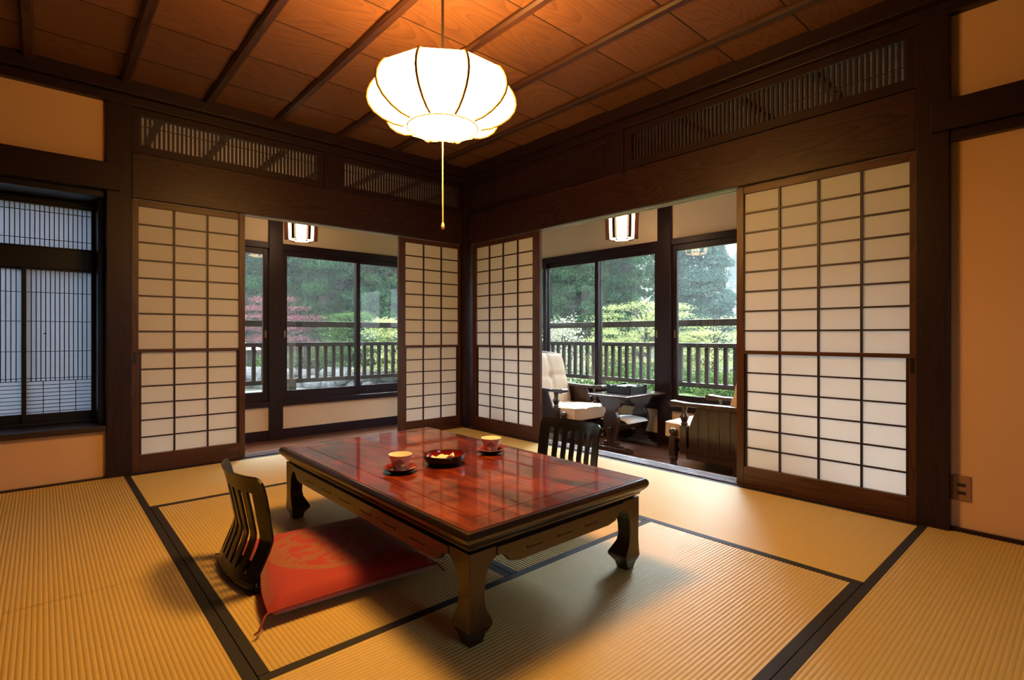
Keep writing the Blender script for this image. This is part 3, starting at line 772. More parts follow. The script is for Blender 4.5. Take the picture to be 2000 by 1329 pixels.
# ------------------------------------------------------------------ legless chairs
def zaisu(loc, rz, label):
    """faces +X; back at x=0"""
    t = thing('legless_chair', loc, label, 'floor chair', 'black legless floor chairs at the low table', rz)
    prof = [(.016, .009), (.004, .014), (.002, .024), (.012, .045), (.033, .090), (.054, .135), (.064, .165), (.065, .182), (.061, .21), (.053, .27), (.044, .33), (.036, .370), (.029, .392)]
    W = .215; ns = 6; us = [-W]; bw_ = .030; 
    edge = .040; pitch = (2 * W - 2 * edge) / ns; sw = .027
    cols = [(-W, False), (-W + .012, False), (-W + .024, False)]
    for i in range(ns):
        a = -W + edge + pitch * i + (pitch - sw) / 2
        cols += [(a, True), (a + sw, False)]
    cols += [(W - .024, False), (W - .012, False), (W, False)]
    # cols[i][1] True => strip to the next column is a slot
    bm = MB(); nz = 34
    P = np.array(prof); s = np.concatenate([[0], np.cumsum(np.hypot(*np.diff(P, axis=0).T))]); S = s[-1]
    def pt(u, k, zs):
        d = zs[k]; x = np.interp(d, s, P[:, 0]); z = np.interp(d, s, P[:, 1])
        f = abs(u / W) ** 2.4; h = d / S
        x += -(.034 + .024 * h) * (1 - f)
        return (float(x), u, float(z))
    lo, hi = .062, .328
    zs = [S * k / nz for k in range(nz + 1)]
    for u_i, (u, _) in enumerate(cols):
        for k in range(nz + 1):
            x, y, z = pt(u, k, zs)
            # rounded upper corners, slightly crowned top
            d = zs[k] / S
            if d > .80:
                e = max(0.0, (abs(u) - (W - .026)) / .026)
                z -= (d - .80) / .20 * .016 * e * e
            wmul = 1.0 if d > .25 else .97 + .03 * d / .25
            bm.v.append((x, y * wmul, z))
    n = nz + 1
    for i in range(len(cols) - 1):
        for k in range(nz):
            zmid = (bm.v[i * n + k][2] + bm.v[i * n + k + 1][2]) / 2
            if cols[i][1] and lo < zmid < hi: continue
            bm.f.append((i * n + k, (i + 1) * n + k, (i + 1) * n + k + 1, i * n + k + 1)); bm.sm.append(True)
    o = bm.build('slatted_back', 'ink', t, local=True, recalc=True)
    so = o.modifiers.new('Solidify', 'SOLIDIFY'); so.thickness = .0085; so.offset = 0
    es = o.modifiers.new('EdgeSplit', 'EDGE_SPLIT'); es.split_angle = R(38)
    st = MB(); ny = 8; xs = [.008, .03, .08, .20, .34, .40, .425]; zz = [.014, .009, .008, .008, .008, .008, .010]
    for x, z in zip(xs, zz):
        for j in range(ny + 1):
            v = -1 + 2 * j / ny; w = W * (.97 + .03 * x / .4); st.v.append((x - .024 * (1 - v * v) * max(0, 1 - x / .05), v * w, z))
    for i in range(len(xs) - 1):
        for j in range(ny): st.f.append((i * (ny + 1) + j, i * (ny + 1) + j + 1, (i + 1) * (ny + 1) + j + 1, (i + 1) * (ny + 1) + j)); st.sm.append(True)
    o = st.build('seat', 'ink', t, local=True)
    so = o.modifiers.new('Solidify', 'SOLIDIFY'); so.thickness = .011; so.offset = 0
    return t
zaisu((-2.522, -1.962, 0), 0.0, 'black slatted legless chair at left with the red cushion on it')
zaisu((-.775, -2.06, 0), pi + .05, 'black slatted legless chair on the far right side, half hidden by the table')

# red floor cushion
cu = thing('floor_cushion', (-2.235, -2.130, .0160), 'flat red cushion with a faded floral medallion, partly under the table', 'cushion', rz=R(-4.5))
cm = MB(); n = 26; hx, hy = .284, .305
def cp(i, j, top):
    u, v = -1 + 2 * i / n, -1 + 2 * j / n
    e = max(abs(u), abs(v)); th = .046 * (1 - e ** 6) ** .5 * (1 - .10 * math.hypot(u, v) ** 2) + .002
    pinch = 1 - .035 * (1 - (u * v) ** 2) * (e ** 6)
    ind = .036 * math.exp(-((v - .2) / .55) ** 2) * max(0, -u) ** 2
    return (u * hx * pinch + ind, v * hy * pinch, .026 + (th if top else -min(th, .025)))
for top_ in (True, False):
    b0 = len(cm.v)
    for i in range(n + 1):
        for j in range(n + 1): cm.v.append(cp(i, j, top_))
    for i in range(n):
        for j in range(n):
            q = (b0 + i * (n + 1) + j, b0 + (i + 1) * (n + 1) + j, b0 + (i + 1) * (n + 1) + j + 1, b0 + i * (n + 1) + j + 1)
            cm.f.append(q if top_ else q[::-1]); cm.sm.append(True)
cm.build('cover', 'cushion', cu, local=True, recalc=False)
rim = [(cp(i, 0, True)) for i in range(n + 1)] + [cp(n, j, True) for j in range(1, n + 1)] + [cp(i, n, True) for i in range(n - 1, -1, -1)] + [cp(0, j, True) for j in range(n - 1, -1, -1)]
MB().tube([(x * 1.004, y * 1.004, .027) for x, y, z in rim], .0028, 6, cap=False).build('piping', 'redcord', cu, local=True)
for sx, sy in ((-1, -1), (-1, 1), (1, -1), (1, 1)):
    a = Vector((sx * hx * .985, sy * hy * .985, .026))
    d = Vector((-.55, .55 * sy, 0)) if sx < 0 else Vector((.4, .2 * sy, 0))
    if sx < 0 and sy < 0: d = Vector((-.55, -.55, 0))
    pts = [a, a + d * .03 + Vector((0, 0, .002)), a + d * .05 + Vector((0, 0, -.012)), a + d * .075 + Vector((0, -.008, -.022)), a + d * .10 + Vector((0, .004, -.028))]
    MB().tube(pts, [.0028, .003, .0032, .0036, .0022], 7).build('tassel', 'redcord', cu, local=True)

# ------------------------------------------------------------------ wall outlet
ou = thing('wall_outlet', (.03, -3.667, .136), 'brown two-socket outlet plate on the plaster wall at right', 'wall outlet')
MB().box(.029, .0355, -3.700, -3.634, .136, .251).build('cover_plate', 'plate', ou, .003)
for z in (.172, .208): 
    s_ = MB().box(.0275, .031, -3.682, -3.652, z - .0075, z + .0075).build('socket', 'socket', ou, .002)

# ------------------------------------------------------------------ veranda armchairs, built facing -Y
def turned(mb, c, prof):
    return mb.lathe(prof, 20, c)
def armchair(loc, rz, label):
    t = thing('armchair', loc, label, 'armchair', 'oak armchairs with cream cushions in the veranda', rz)
    W = .285; D = .62      # half width, depth ; front at y=0, back at +y
    for sx in (-1, 1):
        x = sx * W
        # front leg with ball top and turned foot
        m = MB(); m.lathe([(.001, 0), (.030, 0), (.034, .012), (.026, .03), (.022, .042), (.034, .075), (.028, .09)], 20, (x, .085, 0)); m.box(x - .026, x + .026, .059, .111, .088, .245)
        m.lathe([(.020, .243), (.022, .252), (.030, .262), (.034, .275), (.030, .290), (.016, .300), (.001, .302)], 20, (x, .085, 0)); m.build('front_leg', 'fur', t, .003, local=True)
        # arm post, square below, turned above
        m = MB(); m.box(x - .024, x + .024, .150, .205, .12, .335)
        m.lathe([(.022, .333), (.027, .345), (.020, .360), (.030, .385), (.034, .400), (.022, .418), (.018, .440), (.024, .468), (.026, .48)], 20, (x, .178, 0)); m.build('arm_post', 'fur', t, .003, local=True)
        # rear leg
        m = MB(); m.prism([(D - .06, 0), (D - .0, 0), (D + .01, .30), (D + .06, .52), (D + .02, .53), (D - .05, .30)], 'YZ', x - .022, x + .022); m.build('rear_leg', 'fur', t, .004, local=True)
        # side boards
        m = MB()
        m.prism([(.215, .165), (.293, .165), (.293, .478), (.285, .478), (.262, .43), (.232, .36), (.217, .30)], 'YZ', x - .008, x + .008)
        for k in range(1, 5): m.box(x - .008, x + .008, .215 + k * .08, .293 + k * .08, .165, .478)
        m.box(x - .016, x + .016, .205, D - .02, .13, .168); m.box(x - .012, x + .012, .20, D - .02, .085, .130)
        for k in range(4): m.sphere((x + sx * .008, .255 + k * .08, .185), .007, 8, 5); m.sphere((x - sx * .008, .255 + k * .08, .185), .007, 8, 5)
        m.build('side_panel', 'fur', t, .003, local=True)
        # arm rest: thin rounded rail with rolled front end
        m = MB(); m.prism([(.06, .482), (.085, .470), (.20, .480), (D - .02, .478), (D + .05, .49), (D + .05, .512), (.20, .506), (.09, .514), (.06, .505)], 'YZ', x - .034, x + .034)
        m.tube([(x - .036, .080, .495), (x + .036, .080, .495)], .021, 16); m.build('arm_rest', 'fur', t, .004, local=True)
    m = MB().box(-W + .01, W - .01, .07, .10, .115, .175).box(-W + .01, W - .01, D - .06, D - .03, .10, .175).box(-W + .02, W - .02, .08, D - .04, .150, .176)
    m.build('seat_frame', 'fur', t, .003, local=True)
    def pad(name, w, l, h, ty, tz, tilt, tuft):
        p = MB(); n = 24
        def q(i, j, top):
            u, v = -1 + 2 * i / n, -1 + 2 * j / n
            e = max(abs(u), abs(v)); th = h / 2 * (.72 + .28 * (1 - e ** 4) ** .5)
            if top:
                for (a, b) in tuft: th -= .020 * math.exp(-((u - a) ** 2 + (v - b) ** 2) / .014) + .011 * math.exp(-((u - a) ** 2) / .006) + .011 * math.exp(-((v - b) ** 2) / .006)
            rr = 1 - .06 * (abs(u * v)) ** 4
            return Vector((u * w * rr, v * l * rr, th if top else -th))
        rot = Matrix.Translation((0, ty, tz)) @ Matrix.Rotation(tilt, 4, 'X')
        rings = []
        for top_ in (True, False):
            b0 = len(p.v)
            for i in range(n + 1):
                for j in range(n + 1): p.v.append(tuple(rot @ q(i, j, top_)))
            for i in range(n):
                for j in range(n):
                    f = (b0 + i * (n + 1) + j, b0 + (i + 1) * (n + 1) + j, b0 + (i + 1) * (n + 1) + j + 1, b0 + i * (n + 1) + j + 1)
                    p.f.append(f if top_ else f[::-1]); p.sm.append(True)
        N = (n + 1) * (n + 1)
        idx = [i * (n + 1) for i in range(n + 1)] + [n * (n + 1) + j for j in range(1, n + 1)] + [i * (n + 1) + n for i in range(n - 1, -1, -1)] + [j for j in range(n - 1, 0, -1)]
        for a, b in zip(idx, idx[1:] + idx[:1]): p.f.append((a, N + a, N + b, b)); p.sm.append(False)
        o = p.build(name, 'cream', t, local=True)
        ed = [Vector(p.v[a]) for a in idx + idx[:1]]
        MB().tube(ed, .004, 6, cap=False).build('piping', 'cream', o, local=True)
        return o
    pad('seat_cushion', .255, .305, .145, .275, .268, R(-2), [(-.4, .3), (.4, .3)])
    pad('back_cushion', .250, .27, .12, .575, .555, R(74), [(.05, .12)])
    m = MB()   # shaped back board with wings behind the cushion
    m.prism([(-W, .18), (W, .18), (W, .52), (W + .06, .58), (W + .115, .68), (W + .11, .78), (W + .06, .845), (W - .06, .86), (0, .865), (-W + .06, .86), (-W - .06, .845), (-W - .11, .78), (-W - .115, .68), (-W - .06, .58), (-W, .52)], 'XZ', -.012, .012)
    rot = Matrix.Translation((0, D + .045, 0)) @ Matrix.Translation((0, 0, .18)) @ Matrix.Rotation(R(-14), 4, 'X') @ Matrix.Translation((0, 0, -.18))
    m.v = [tuple(rot @ Vector(p)) for p in m.v]; m.build('back_board', 'fur', t, .005, local=True)
    return t
armchair((.845, -.845, VF), 0.0, 'cream cushioned armchair facing us behind the side table, beside the corner screen')
armchair((.845, -1.815, VF), pi, 'cream cushioned armchair turned away, half hidden by the large right screen')

# trestle side table
sx0, sx1, sy0, sy1, sz = .615, 1.225, -1.425, -1.005, .362
st = thing('side_table', ((sx0 + sx1) / 2, (sy0 + sy1) / 2, VF), 'dark oak trestle table standing between the two armchairs', 'side table')
MB().box(sx0, sx1, sy0, sy1, sz - .022, sz).build('table_top', 'furx', st, .004)
def trestle(x):
    yc = (sy0 + sy1) / 2
    half = [(.13, sz - .024), (.13, sz - .055), (.115, sz - .065), (.10, sz - .10), (.085, sz - .115), (.060, sz - .118), (.052, sz - .150), (.075, sz - .195), (.083, sz - .24), (.075, sz - .29), (.045, sz - .37), (.040, sz - .41), (.075, sz - .415), (.075, sz - .44), (.115, sz - .445), (.118, sz - .462)]
    poly = [(yc + u, z) for u, z in half] + [(yc - u, z) for u, z in reversed(half)]
    m = MB().prism(poly, 'YZ', x - .02, x + .02); m.build('trestle_leg', 'fur', st, .004)
    m = MB().prism([(yc - .205, VF), (yc + .205, VF), (yc + .205, VF + .02), (yc + .15, VF + .035), (yc - .15, VF + .035), (yc - .205, VF + .02)], 'YZ', x - .035, x + .035); m.build('trestle_foot', 'fur', st, .004)
trestle(sx0 + .075); trestle(sx1 - .10)
MB().box(sx0 + .095, sx1 - .12, (sy0 + sy1) / 2 - .11, (sy0 + sy1) / 2 + .11, .105, .123).build('shelf', 'fur', st, .003)
MB().box(sx0 + .03, sx1 - .05, (sy0 + sy1) / 2 - .02, (sy0 + sy1) / 2 + .02, .035, .075).build('stretcher', 'fur', st, .003)
# folded newspaper on its shelf
npm = MB(); yc = (sy0 + sy1) / 2
for i in range(9):
    for j in range(2):
        u = i / 8; npm.v.append((sx0 + .11 + .30 * j, yc - .15 + .30 * u, .128 + .022 * sin(pi * u) * (1 if j == 0 else .7) - .012 * (u < .1)))
for i in range(8): npm.f.append((2 * i, 2 * i + 2, 2 * i + 3, 2 * i + 1)); npm.sm.append(True)
o = npm.build('newspaper', 'paperwhite'); so = o.modifiers.new('Solidify', 'SOLIDIFY'); so.thickness = .007; so.offset = -1
tag(o, 'white folded paper lying on the shelf under the trestle table', 'newspaper')
# black notched box on the side table
bx = thing('tray_box', (.93, -1.20, sz), 'black notched square box standing on the trestle table', 'box')
def wallp(L, h):
    n = .035
    return [(-L, 0), (L, 0), (L, h), (L - .03, h), (L - .036, h - .011), (-L + .036, h - .011), (-L + .03, h), (-L, h)]
h_ = .075; Lx, Ly = .125, .125
m = MB()
for s_ in (-1, 1):
    m.prism([(.93 + u, sz + .0005 + z) for u, z in wallp(Lx, h_)], 'XZ', -1.20 + s_ * Ly - .006, -1.20 + s_ * Ly + .006)
    m.prism([(-1.20 + u, sz + .0005 + z) for u, z in wallp(Ly, h_)], 'YZ', .93 + s_ * Lx - .006, .93 + s_ * Lx + .006)
m.build('notched_sides', 'ink', bx, .0015)
MB().box(.93 - Lx, .93 + Lx, -1.20 - Ly, -1.20 + Ly, sz + .0005, sz + .03).build('inner_tray', 'ink', bx, .001)
MB().box(.93 - .07, .93 + .07, -1.20 - .06, -1.20 + .06, sz + .0302, sz + .066).build('pale_lid', 'track', bx, .004)

# ------------------------------------------------------------------ outside: balcony railing
RY = 2.0
def railing(axis, a0, a1, label):
    c = ((a0 + a1) / 2, RY, -.3) if axis == 'X' else (RY, (a0 + a1) / 2, -.3)
    t = thing('balcony_railing', c, label, 'railing', 'wooden balcony railings outside the windows')
    def B(mb, u0, u1, d0, d1, z0, z1): return mb.box(u0, u1, RY + d0, RY + d1, z0, z1) if axis == 'X' else mb.box(RY + d0, RY + d1, u0, u1, z0, z1)
    for nm, z0, z1, d in (('hand_rail', .978, 1.045, .045), ('upper_rail', .757, .802, .03), ('lower_rail', .345, .393, .03)):
        m = MB(); B(m, a0, a1, -d, d, z0, z1); m.build(nm, 'out' + axis, t, .004)
    n = int((a1 - a0) / .0985)
    for i in range(n + 1):
        u = a0 + .02 + i * .0985
        if u > a1 - .02: break
        m = MB(); B(m, u - .019, u + .019, -.016, .016, .393, .757)
        m.build('baluster', 'outZ', t, .002)
    for u in np.arange(a0 + .05, a1, 1.75):
        m = MB(); B(m, u - .04, u + .04, -.03, .03, -.3, .345); m.build('support_post', 'outZ', t)
railing('X', -2.75, RY - .05, 'dark wooden balcony railing seen through the left windows')
railing('Y', -3.6, RY + .05, 'dark wooden balcony railing seen through the right windows')
struct('floor_5', MB().box(-3.2, RY + .1, W1 + .14, RY + .1, -.36, -.29).box(W1 + .14, RY + .1, -3.8, W1 + .14, -.36, -.29), 'outX')

# ------------------------------------------------------------------ garden
GZ = -.5
g = MB(); nx = 48
ext = 70.0
def gh(x, y):
    d = Vector((x + 1.5, y + 1.5)); r = d.length
    a = math.atan2(d.y, d.x)                       # 0 = +X, pi/2 = +Y
    w = min(1, max(0, (a - R(27)) / R(16)))         # hills on the north-east side, open to the east
    return GZ + max(0, r - 17) * (.06 + .50 * w)
for i in range(nx + 1):
    for j in range(nx + 1):
        x, y = -24 + ext * i / nx, -24 + ext * j / nx; g.v.append((x, y, gh(x, y)))
for i in range(nx):
    for j in range(nx): g.f.append((i * (nx + 1) + j, (i + 1) * (nx + 1) + j, (i + 1) * (nx + 1) + j + 1, i * (nx + 1) + j + 1)); g.sm.append(True)
struct('ground', g, 'ground')
def disc(name, px, depth, rx, ry, mat, z):
    p = spot(px, depth); m = MB(); n = 40
    m.add([(p.x + rx * cos(2 * pi * i / n) * (1 + .1 * sin(5 * i)), p.y + ry * sin(2 * pi * i / n) * (1 + .1 * cos(3 * i)), z) for i in range(n)], [tuple(range(n))])
    return struct(name, m, mat)
disc('path', 560, 12.6, 3.0, 1.0, 'path', GZ + .02)
disc('lawn', 1330, 12.0, 5.0, 5.0, 'grass', GZ + .025)

def leaves(centres, per, spread, size, flat=.5, seed=1, droop=0.0):
    """clumps of small quads"""
    r = np.random.RandomState(seed); vs = []; fs = []
    C = np.repeat(np.array(centres, float), per, axis=0); n = len(C)
    sp = np.array(spread) if np.ndim(spread) else np.array([spread] * 3)
    P = C + r.normal(0, 1, (n, 3)) * sp
    P[:, 2] -= droop * np.hypot(*(P - C)[:, :2].T)
    a = r.uniform(0, 2 * pi, n); t = r.normal(0, flat, n); b = r.normal(0, flat, n)
    s = size * r.uniform(.6, 1.3, n)
    u = np.stack([np.cos(a), np.sin(a), np.tan(np.clip(t, -1, 1))], 1); u /= np.linalg.norm(u, axis=1)[:, None]
    v = np.stack([-np.sin(a), np.cos(a), np.tan(np.clip(b, -1, 1))], 1); v /= np.linalg.norm(v, axis=1)[:, None]
    U = u * s[:, None]; V = v * (s * .62)[:, None]
    Q = np.stack([P - U, P - V, P + U, P + V], 1).reshape(-1, 3)
    return Q, [(4 * i, 4 * i + 1, 4 * i + 2, 4 * i + 3) for i in range(n)]
def leafmesh(parts):
    m = MB()
    for Q, fs in parts: m.add([tuple(q) for q in Q], fs)
    return m
def tree(loc, label, cat, group, name, mat, crown, trunk):
    t = thing(name, loc, label, cat, group)
    leafmesh(crown).build('crown', mat, t, local=True, recalc=False)
    m = MB()
    for pts, rr in trunk: m.tube(pts, rr, 8)
    m.build('trunk', 'trunk', t, local=True)
    return t
# cedars -------------------------------------------------------------
def cedar_crown(h, rad, seed, n=230, base=.22, per=22):
    r = np.random.RandomState(seed); cs = []
    for i in range(n):
        f = r.uniform(0, 1) ** .85; z = h * (base + (1 - base) * f)
        rr = rad * (1 - f) ** .7 * r.uniform(.55, 1.08) + .12; a = r.uniform(0, 2 * pi)
        cs.append((rr * cos(a), rr * sin(a), z))
    # billowing pads: leaves on the upper shells of flattened blobs
    C = np.repeat(np.array(cs), per, axis=0); k = len(C)
    rad_c = np.repeat(r.uniform(.26, .46, len(cs)), per)
    d = r.normal(0, 1, (k, 3)); d /= np.linalg.norm(d, axis=1)[:, None]; d[:, 2] = np.abs(d[:, 2]) * 1.0 - .25
    P = C + d * rad_c[:, None] * np.array([1, 1, .75]) * r.uniform(.82, 1.08, k)[:, None]
    P[:, 2] -= .30 * np.hypot(*(P - C)[:, :2].T)
    n_ = d + r.normal(0, .45, (k, 3)); n_ /= np.linalg.norm(n_, axis=1)[:, None]
    u = np.cross(n_, r.normal(0, 1, (k, 3))); u /= np.linalg.norm(u, axis=1)[:, None] + 1e-9; v = np.cross(n_, u)
    s = .050 * r.uniform(.6, 1.3, k)[:, None]
    Q = np.stack([P - u * s, P - v * s * .6, P + u * s, P + v * s * .6], 1).reshape(-1, 3)
    return [(Q, [(4 * i, 4 * i + 1, 4 * i + 2, 4 * i + 3) for i in range(k)])]
protos = []
for k, (h, rad, base) in enumerate(((11.0, 2.3, .06), (12.5, 2.5, .14), (9.5, 2.2, .04))):
    protos.append((h, rad, cedar_crown(h, rad, 20 + k, 420, base, 150)))
cedar_p = []
fl = 'tall dark cedar in the misty forest on the hillside beyond the garden'
def put_cedar(k, px, depth, s, label, group='cedars of the hillside forest', mat=None):
    p = spot(px, depth); z = gh(p.x, p.y) - .1
    key = (k, mat)
    src = next((o for kk, o in cedar_p if kk == key), None)
    if src is None:
        h, rad, cr = protos[k]
        o = tree((p.x, p.y, z), label, 'tree', group, 'cedar_tree', mat or 'cedar', cr, [([(0, 0, -.3), (0, 0, h * .5), (0, 0, h * .98)], [.22, .16, .03])])
        cedar_p.append((key, o))
    else:
        o = copy_tree(src); o.location = (p.x, p.y, z); tag(o, label, 'tree', group)
    o.rotation_euler = (0, 0, rnd.uniform(0, 6.28)); o.scale = (s, s, s * rnd.uniform(.92, 1.1))
    return o
i = 0
for row, (dep, step) in enumerate(((21.0, 74), (27.0, 62), (34.0, 62))):
    px = 330 + row * 21
    while px < (1245 if row else 1250):
        hide = row == 2 and 800 < px < 1040
        if not hide: put_cedar(i % 3, px + rnd.uniform(-8, 8), dep + rnd.uniform(-1.2, 1.2), rnd.uniform(.88, 1.12), fl)
        i += 1; px += step
p = spot(1366, 19.5)
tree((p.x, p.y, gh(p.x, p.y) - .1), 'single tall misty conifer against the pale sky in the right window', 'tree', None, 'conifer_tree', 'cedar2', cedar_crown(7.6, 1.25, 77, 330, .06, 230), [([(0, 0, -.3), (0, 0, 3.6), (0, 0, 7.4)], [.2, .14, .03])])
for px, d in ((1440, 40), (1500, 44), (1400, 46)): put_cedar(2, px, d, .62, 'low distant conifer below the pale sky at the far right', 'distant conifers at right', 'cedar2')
# maples: flat tiers of foliage ---------------------------------------
def maple(px, depth, w, z0, z1, tiers, mat, label, seed, leafs=.028, per=150):
    p = spot(px, depth); r = np.random.RandomState(seed); gz = gh(p.x, p.y); cs = []; br = []
    for i in range(tiers):
        f = i / max(1, tiers - 1); z = z0 + (z1 - z0) * f - gz
        rr = w * (1 - .55 * f ** 1.6)
        for q in range(int(10 + 14 * (1 - f))):
            a = r.uniform(0, 2 * pi); d = rr * math.sqrt(r.uniform(.05, 1)); cs.append((d * cos(a), d * sin(a), z - .12 * (d / max(w, .1)) + r.normal(0, .05)))
        for q in range(3):
            a = r.uniform(0, 2 * pi); br.append(([(0, 0, max(.2, z - .7)), (rr * .35 * cos(a), rr * .35 * sin(a), z - .25), (rr * .8 * cos(a), rr * .8 * sin(a), z - .1)], [.035, .022, .008]))
    h = z1 - gz
    return tree((p.x, p.y, gz - .05), label, 'tree', None, 'maple_tree', mat, [leaves(cs, per, (.20, .20, .040), leafs, .35, seed, .15)], [([(0, 0, 0), (.04, .03, h * .5), (0, 0, h * .9)], [.09, .065, .02])] + br)
maple(540, 17.0, 1.75, .65, 2.20, 6, 'redleaf', 'dark red maple tree in the garden behind the left window', 41)
maple(690, 15.0, 1.15, .15, 1.55, 7, 'greenleaf', 'fresh green maple tree seen through the middle left window', 42)
maple(775, 14.0, 1.05, .2, 1.35, 5, 'limeleaf', 'pale yellow-green maple left of the three-pane screen', 43)
maple(1262, 15.0, 2.15, .2, 1.84, 8, 'limeleaf', 'broad bright lime maple filling the right veranda window', 44, .029, 190)
maple(1395, 14.0, 1.35, .3, 1.32, 5, 'limeleaf', 'low lime maple below the misty conifer, far right window', 45)
maple(595, 14.5, .75, .2, .95, 4, 'trunk', 'bare twiggy grey shrub under the red maple', 46, .02, 40)
# shrubs ---------------------------------------------------------------
def shrub(px, depth, w, h, mat, label, seed, group=None, leafs=.05, lift=0.0):
    p = spot(px, depth); r = np.random.RandomState(seed); cs = []
    for i in range(70):
        a, f = r.uniform(0, 2 * pi), r.uniform(0, 1); rr = w * math.sqrt(1 - f * f * .9) * r.uniform(.5, 1)
        cs.append((rr * cos(a), rr * sin(a), lift + h * f))
    t = thing('garden_shrub', (p.x, p.y, gh(p.x, p.y)), label, 'shrub', group)
    leafmesh([leaves(cs, 80, (.10, .10, .09), leafs * .7, .7, seed)]).build('foliage', mat, t, local=True, recalc=False)
    m = MB()
    for k in range(5):
        a = k * 1.3; m.tube([(0, 0, -.05), (w * .3 * cos(a), w * .3 * sin(a), h * .5 + lift * .6), (w * .6 * cos(a), w * .6 * sin(a), h * .85 + lift)], [.02, .014, .006], 6)
    m.build('stems', 'trunk', t, local=True)
sg = 'shrubs along the stone edging'
for k, (px, d, w, h) in enumerate(((545, 15.2, 1.0, .8), (620, 15.4, 1.0, .95), (700, 15.2, .95, .85), (765, 15.5, .9, .95), (830, 15.6, 1.0, .9))):
    shrub(px, d, w, h, 'shrubleaf' if k % 2 else 'greenleaf', 'rounded green shrub behind the rocks seen between the balcony balusters', 60 + k, sg)
shrub(1098, 10.6, .58, 1.55, 'blossom', 'white blossoming bush at the left edge of the right veranda window', 70, None, .035, .1)
bg = 'low clipped azaleas on the lawn'
for k, (px, d, w, h) in enumerate(((1120, 12.6, .85, .5), (1180, 12.2, .9, .55), (1245, 12.8, .9, .5), (1300, 13.6, .8, .55), (1365, 12.8, .75, .42), (1420, 11.8, .7, .4))):
    shrub(px, d, w, h, 'shrubleaf' if k % 2 else 'greenleaf', 'low clipped green bush on the lawn below the right veranda windows', 80 + k, bg)
# rocks ---------------------------------------------------------------
def rock_mesh(seed):
    r = np.random.RandomState(seed); m = MB(); m.sphere((0, 0, 0), 1, 12, 8)
    v = np.array(m.v); k = r.normal(0, 1, (6, 3)); o = np.ones(len(v))
    for d in k: d /= np.linalg.norm(d); o -= .30 * np.maximum(0, v @ d - .55)
    m.v = [tuple(p) for p in v * o[:, None]]; m.sm = [False] * len(m.f); return m
rks = []
for k in range(42):
    px = 455 + (k % 21) * 18 + rnd.uniform(-6, 6); d = 14.0 + rnd.uniform(-.25, .25); s = rnd.uniform(.20, .31); p = spot(px, d)
    z = gh(p.x, p.y) + (.10 if k < 21 else .33)
    if k < 5: 
        o = rock_mesh(100 + k).build('garden_rock', 'stone', local=True); rks.append(o)
    else: o = rks[k % 5].copy(); COL.objects.link(o)
    o.location = (p.x, p.y, z); o.scale = (s * 1.25, s, s * .85); o.rotation_euler = (rnd.uniform(-.4, .4), rnd.uniform(-.4, .4), rnd.uniform(0, 6))
    tag(o, 'rough grey rock in the low stone edging behind the balcony railing', 'rock', 'rocks of the garden edging')
# pavilion with a pale roof
pv = spot(408, 15.0); pz = gh(pv.x, pv.y)
pav = thing('garden_pavilion', (pv.x, pv.y, pz), 'small garden pavilion with a pale banded roof at the left window edge', 'pavilion')
rf = MB(); H0 = .98
for k in range(7):
    a, b = 1.15 * (1 - k / 7), 1.15 * (1 - (k + 1) / 7) + .03; z0 = H0 + k * .085
    rf.loft([[(-a, -a, z0), (a, -a, z0), (a, a, z0), (-a, a, z0)], [(-b, -b, z0 + .075), (b, -b, z0 + .075), (b, b, z0 + .075), (-b, b, z0 + .075)]])
rf.build('roof', 'roofm', pav, local=True)
for sx in (-1, 1):
    for sy in (-1, 1): MB().box(sx * .85 - .05, sx * .85 + .05, sy * .85 - .05, sy * .85 + .05, -.1, H0 + .02).build('post', 'outZ', pav, local=True)

# mist hanging over the garden and hillside
def mist():
    m, nt, out = _mat('garden_mist')
    v = _n(nt, 'ShaderNodeVolumeScatter'); v.inputs['Color'].default_value = (.92, .97, .97, 1); v.inputs['Density'].default_value = .0100; v.inputs['Anisotropy'].default_value = .2
    nt.links.new(v.outputs[0], out.inputs['Volume'])
    M['mist'] = m
    for x0, x1, y0, y1 in ((-24, 46, 6.5, 46), (6.5, 46, -24, 6.5)):
        o = MB().box(x0, x1, y0, y1, GZ - 3, 26).build('mist', 'mist')
        tag(o, 'thin pale mist hanging over the wooded hillside beyond the garden', 'mist', 'mist over the hillside', 'stuff')
mist()
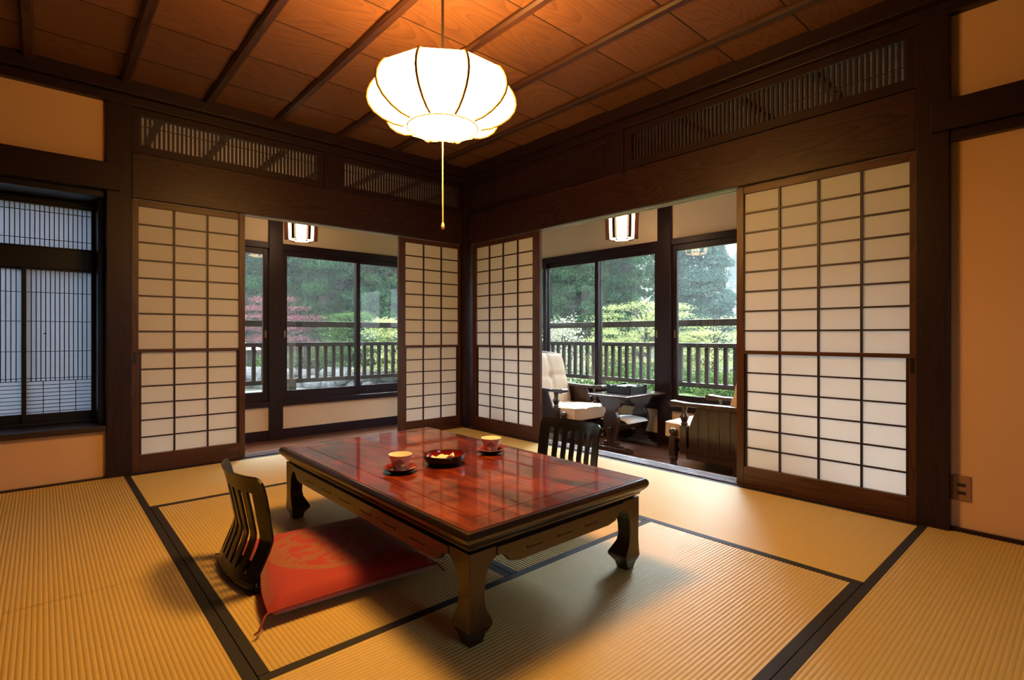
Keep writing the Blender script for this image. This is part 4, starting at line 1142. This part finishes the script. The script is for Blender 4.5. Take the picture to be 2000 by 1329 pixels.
# ------------------------------------------------------------------ light
wd = bpy.data.worlds.new('overcast_sky'); scene.world = wd; wd.use_nodes = True
nt = wd.node_tree; nt.nodes.clear()
wo_ = nt.nodes.new('ShaderNodeOutputWorld'); bgn = nt.nodes.new('ShaderNodeBackground')
tc = nt.nodes.new('ShaderNodeTexCoord'); sp = nt.nodes.new('ShaderNodeSeparateXYZ'); nt.links.new(tc.outputs['Generated'], sp.inputs[0])
rp = _ramp(nt, sp.outputs[2], [(0.0, (.26, .30, .34)), (.15, (.40, .46, .52)), (.45, (.80, .90, 1.0)), (.9, (1.1, 1.2, 1.3))])
nt.links.new(rp, bgn.inputs['Color'])
bgn.inputs['Strength'].default_value = 7.5
nt.links.new(bgn.outputs[0], wo_.inputs['Surface'])
sun = bpy.data.lights.new('veiled_sun', 'SUN'); sun.energy = 38.0; sun.angle = R(45); sun.color = (.76, .88, 1.0)
so_ = bpy.data.objects.new('veiled_sun', sun); COL.objects.link(so_)
so_.rotation_euler = (Vector((-.64, -.50, -.54)).to_track_quat('-Z', 'Y')).to_euler()
so_.location = (20, 10, 18)
# daylight sampling guides in the window openings
def portal(loc, rot, sx, sy):
    l = bpy.data.lights.new('daylight_portal', 'AREA'); l.shape = 'RECTANGLE'; l.size = sx; l.size_y = sy
    o = bpy.data.objects.new('daylight_portal', l); COL.objects.link(o); o.location = loc; o.rotation_euler = rot
    l.cycles.is_portal = True
portal((-.7, W1 + .14, 1.0), (R(-90), 0, 0), 4.0, 1.6)
portal((W1 + .14, -1.2, 1.0), (R(90), 0, R(90)), 5.0, 1.6)
portal((-1.925, -5.45, 1.19), (R(90), 0, 0), .9, .62)  # guide at the added rear fill window
portal((-3.15, .42, 1.03), (R(-90), 0, 0), .85, 1.42)

vs = scene.view_settings
vs.view_transform = 'Standard'; vs.look = 'None'; vs.exposure = 0.0; vs.gamma = 1.0; vs.use_curve_mapping = False
cy = scene.cycles
cy.max_bounces = 10; cy.diffuse_bounces = 5; cy.glossy_bounces = 4; cy.transmission_bounces = 6; cy.transparent_max_bounces = 24
cy.sample_clamp_indirect = 6.0; cy.caustics_reflective = False; cy.caustics_refractive = False
cy.use_denoising = True
try: cy.denoiser = 'OPENIMAGEDENOISE'
except Exception: pass
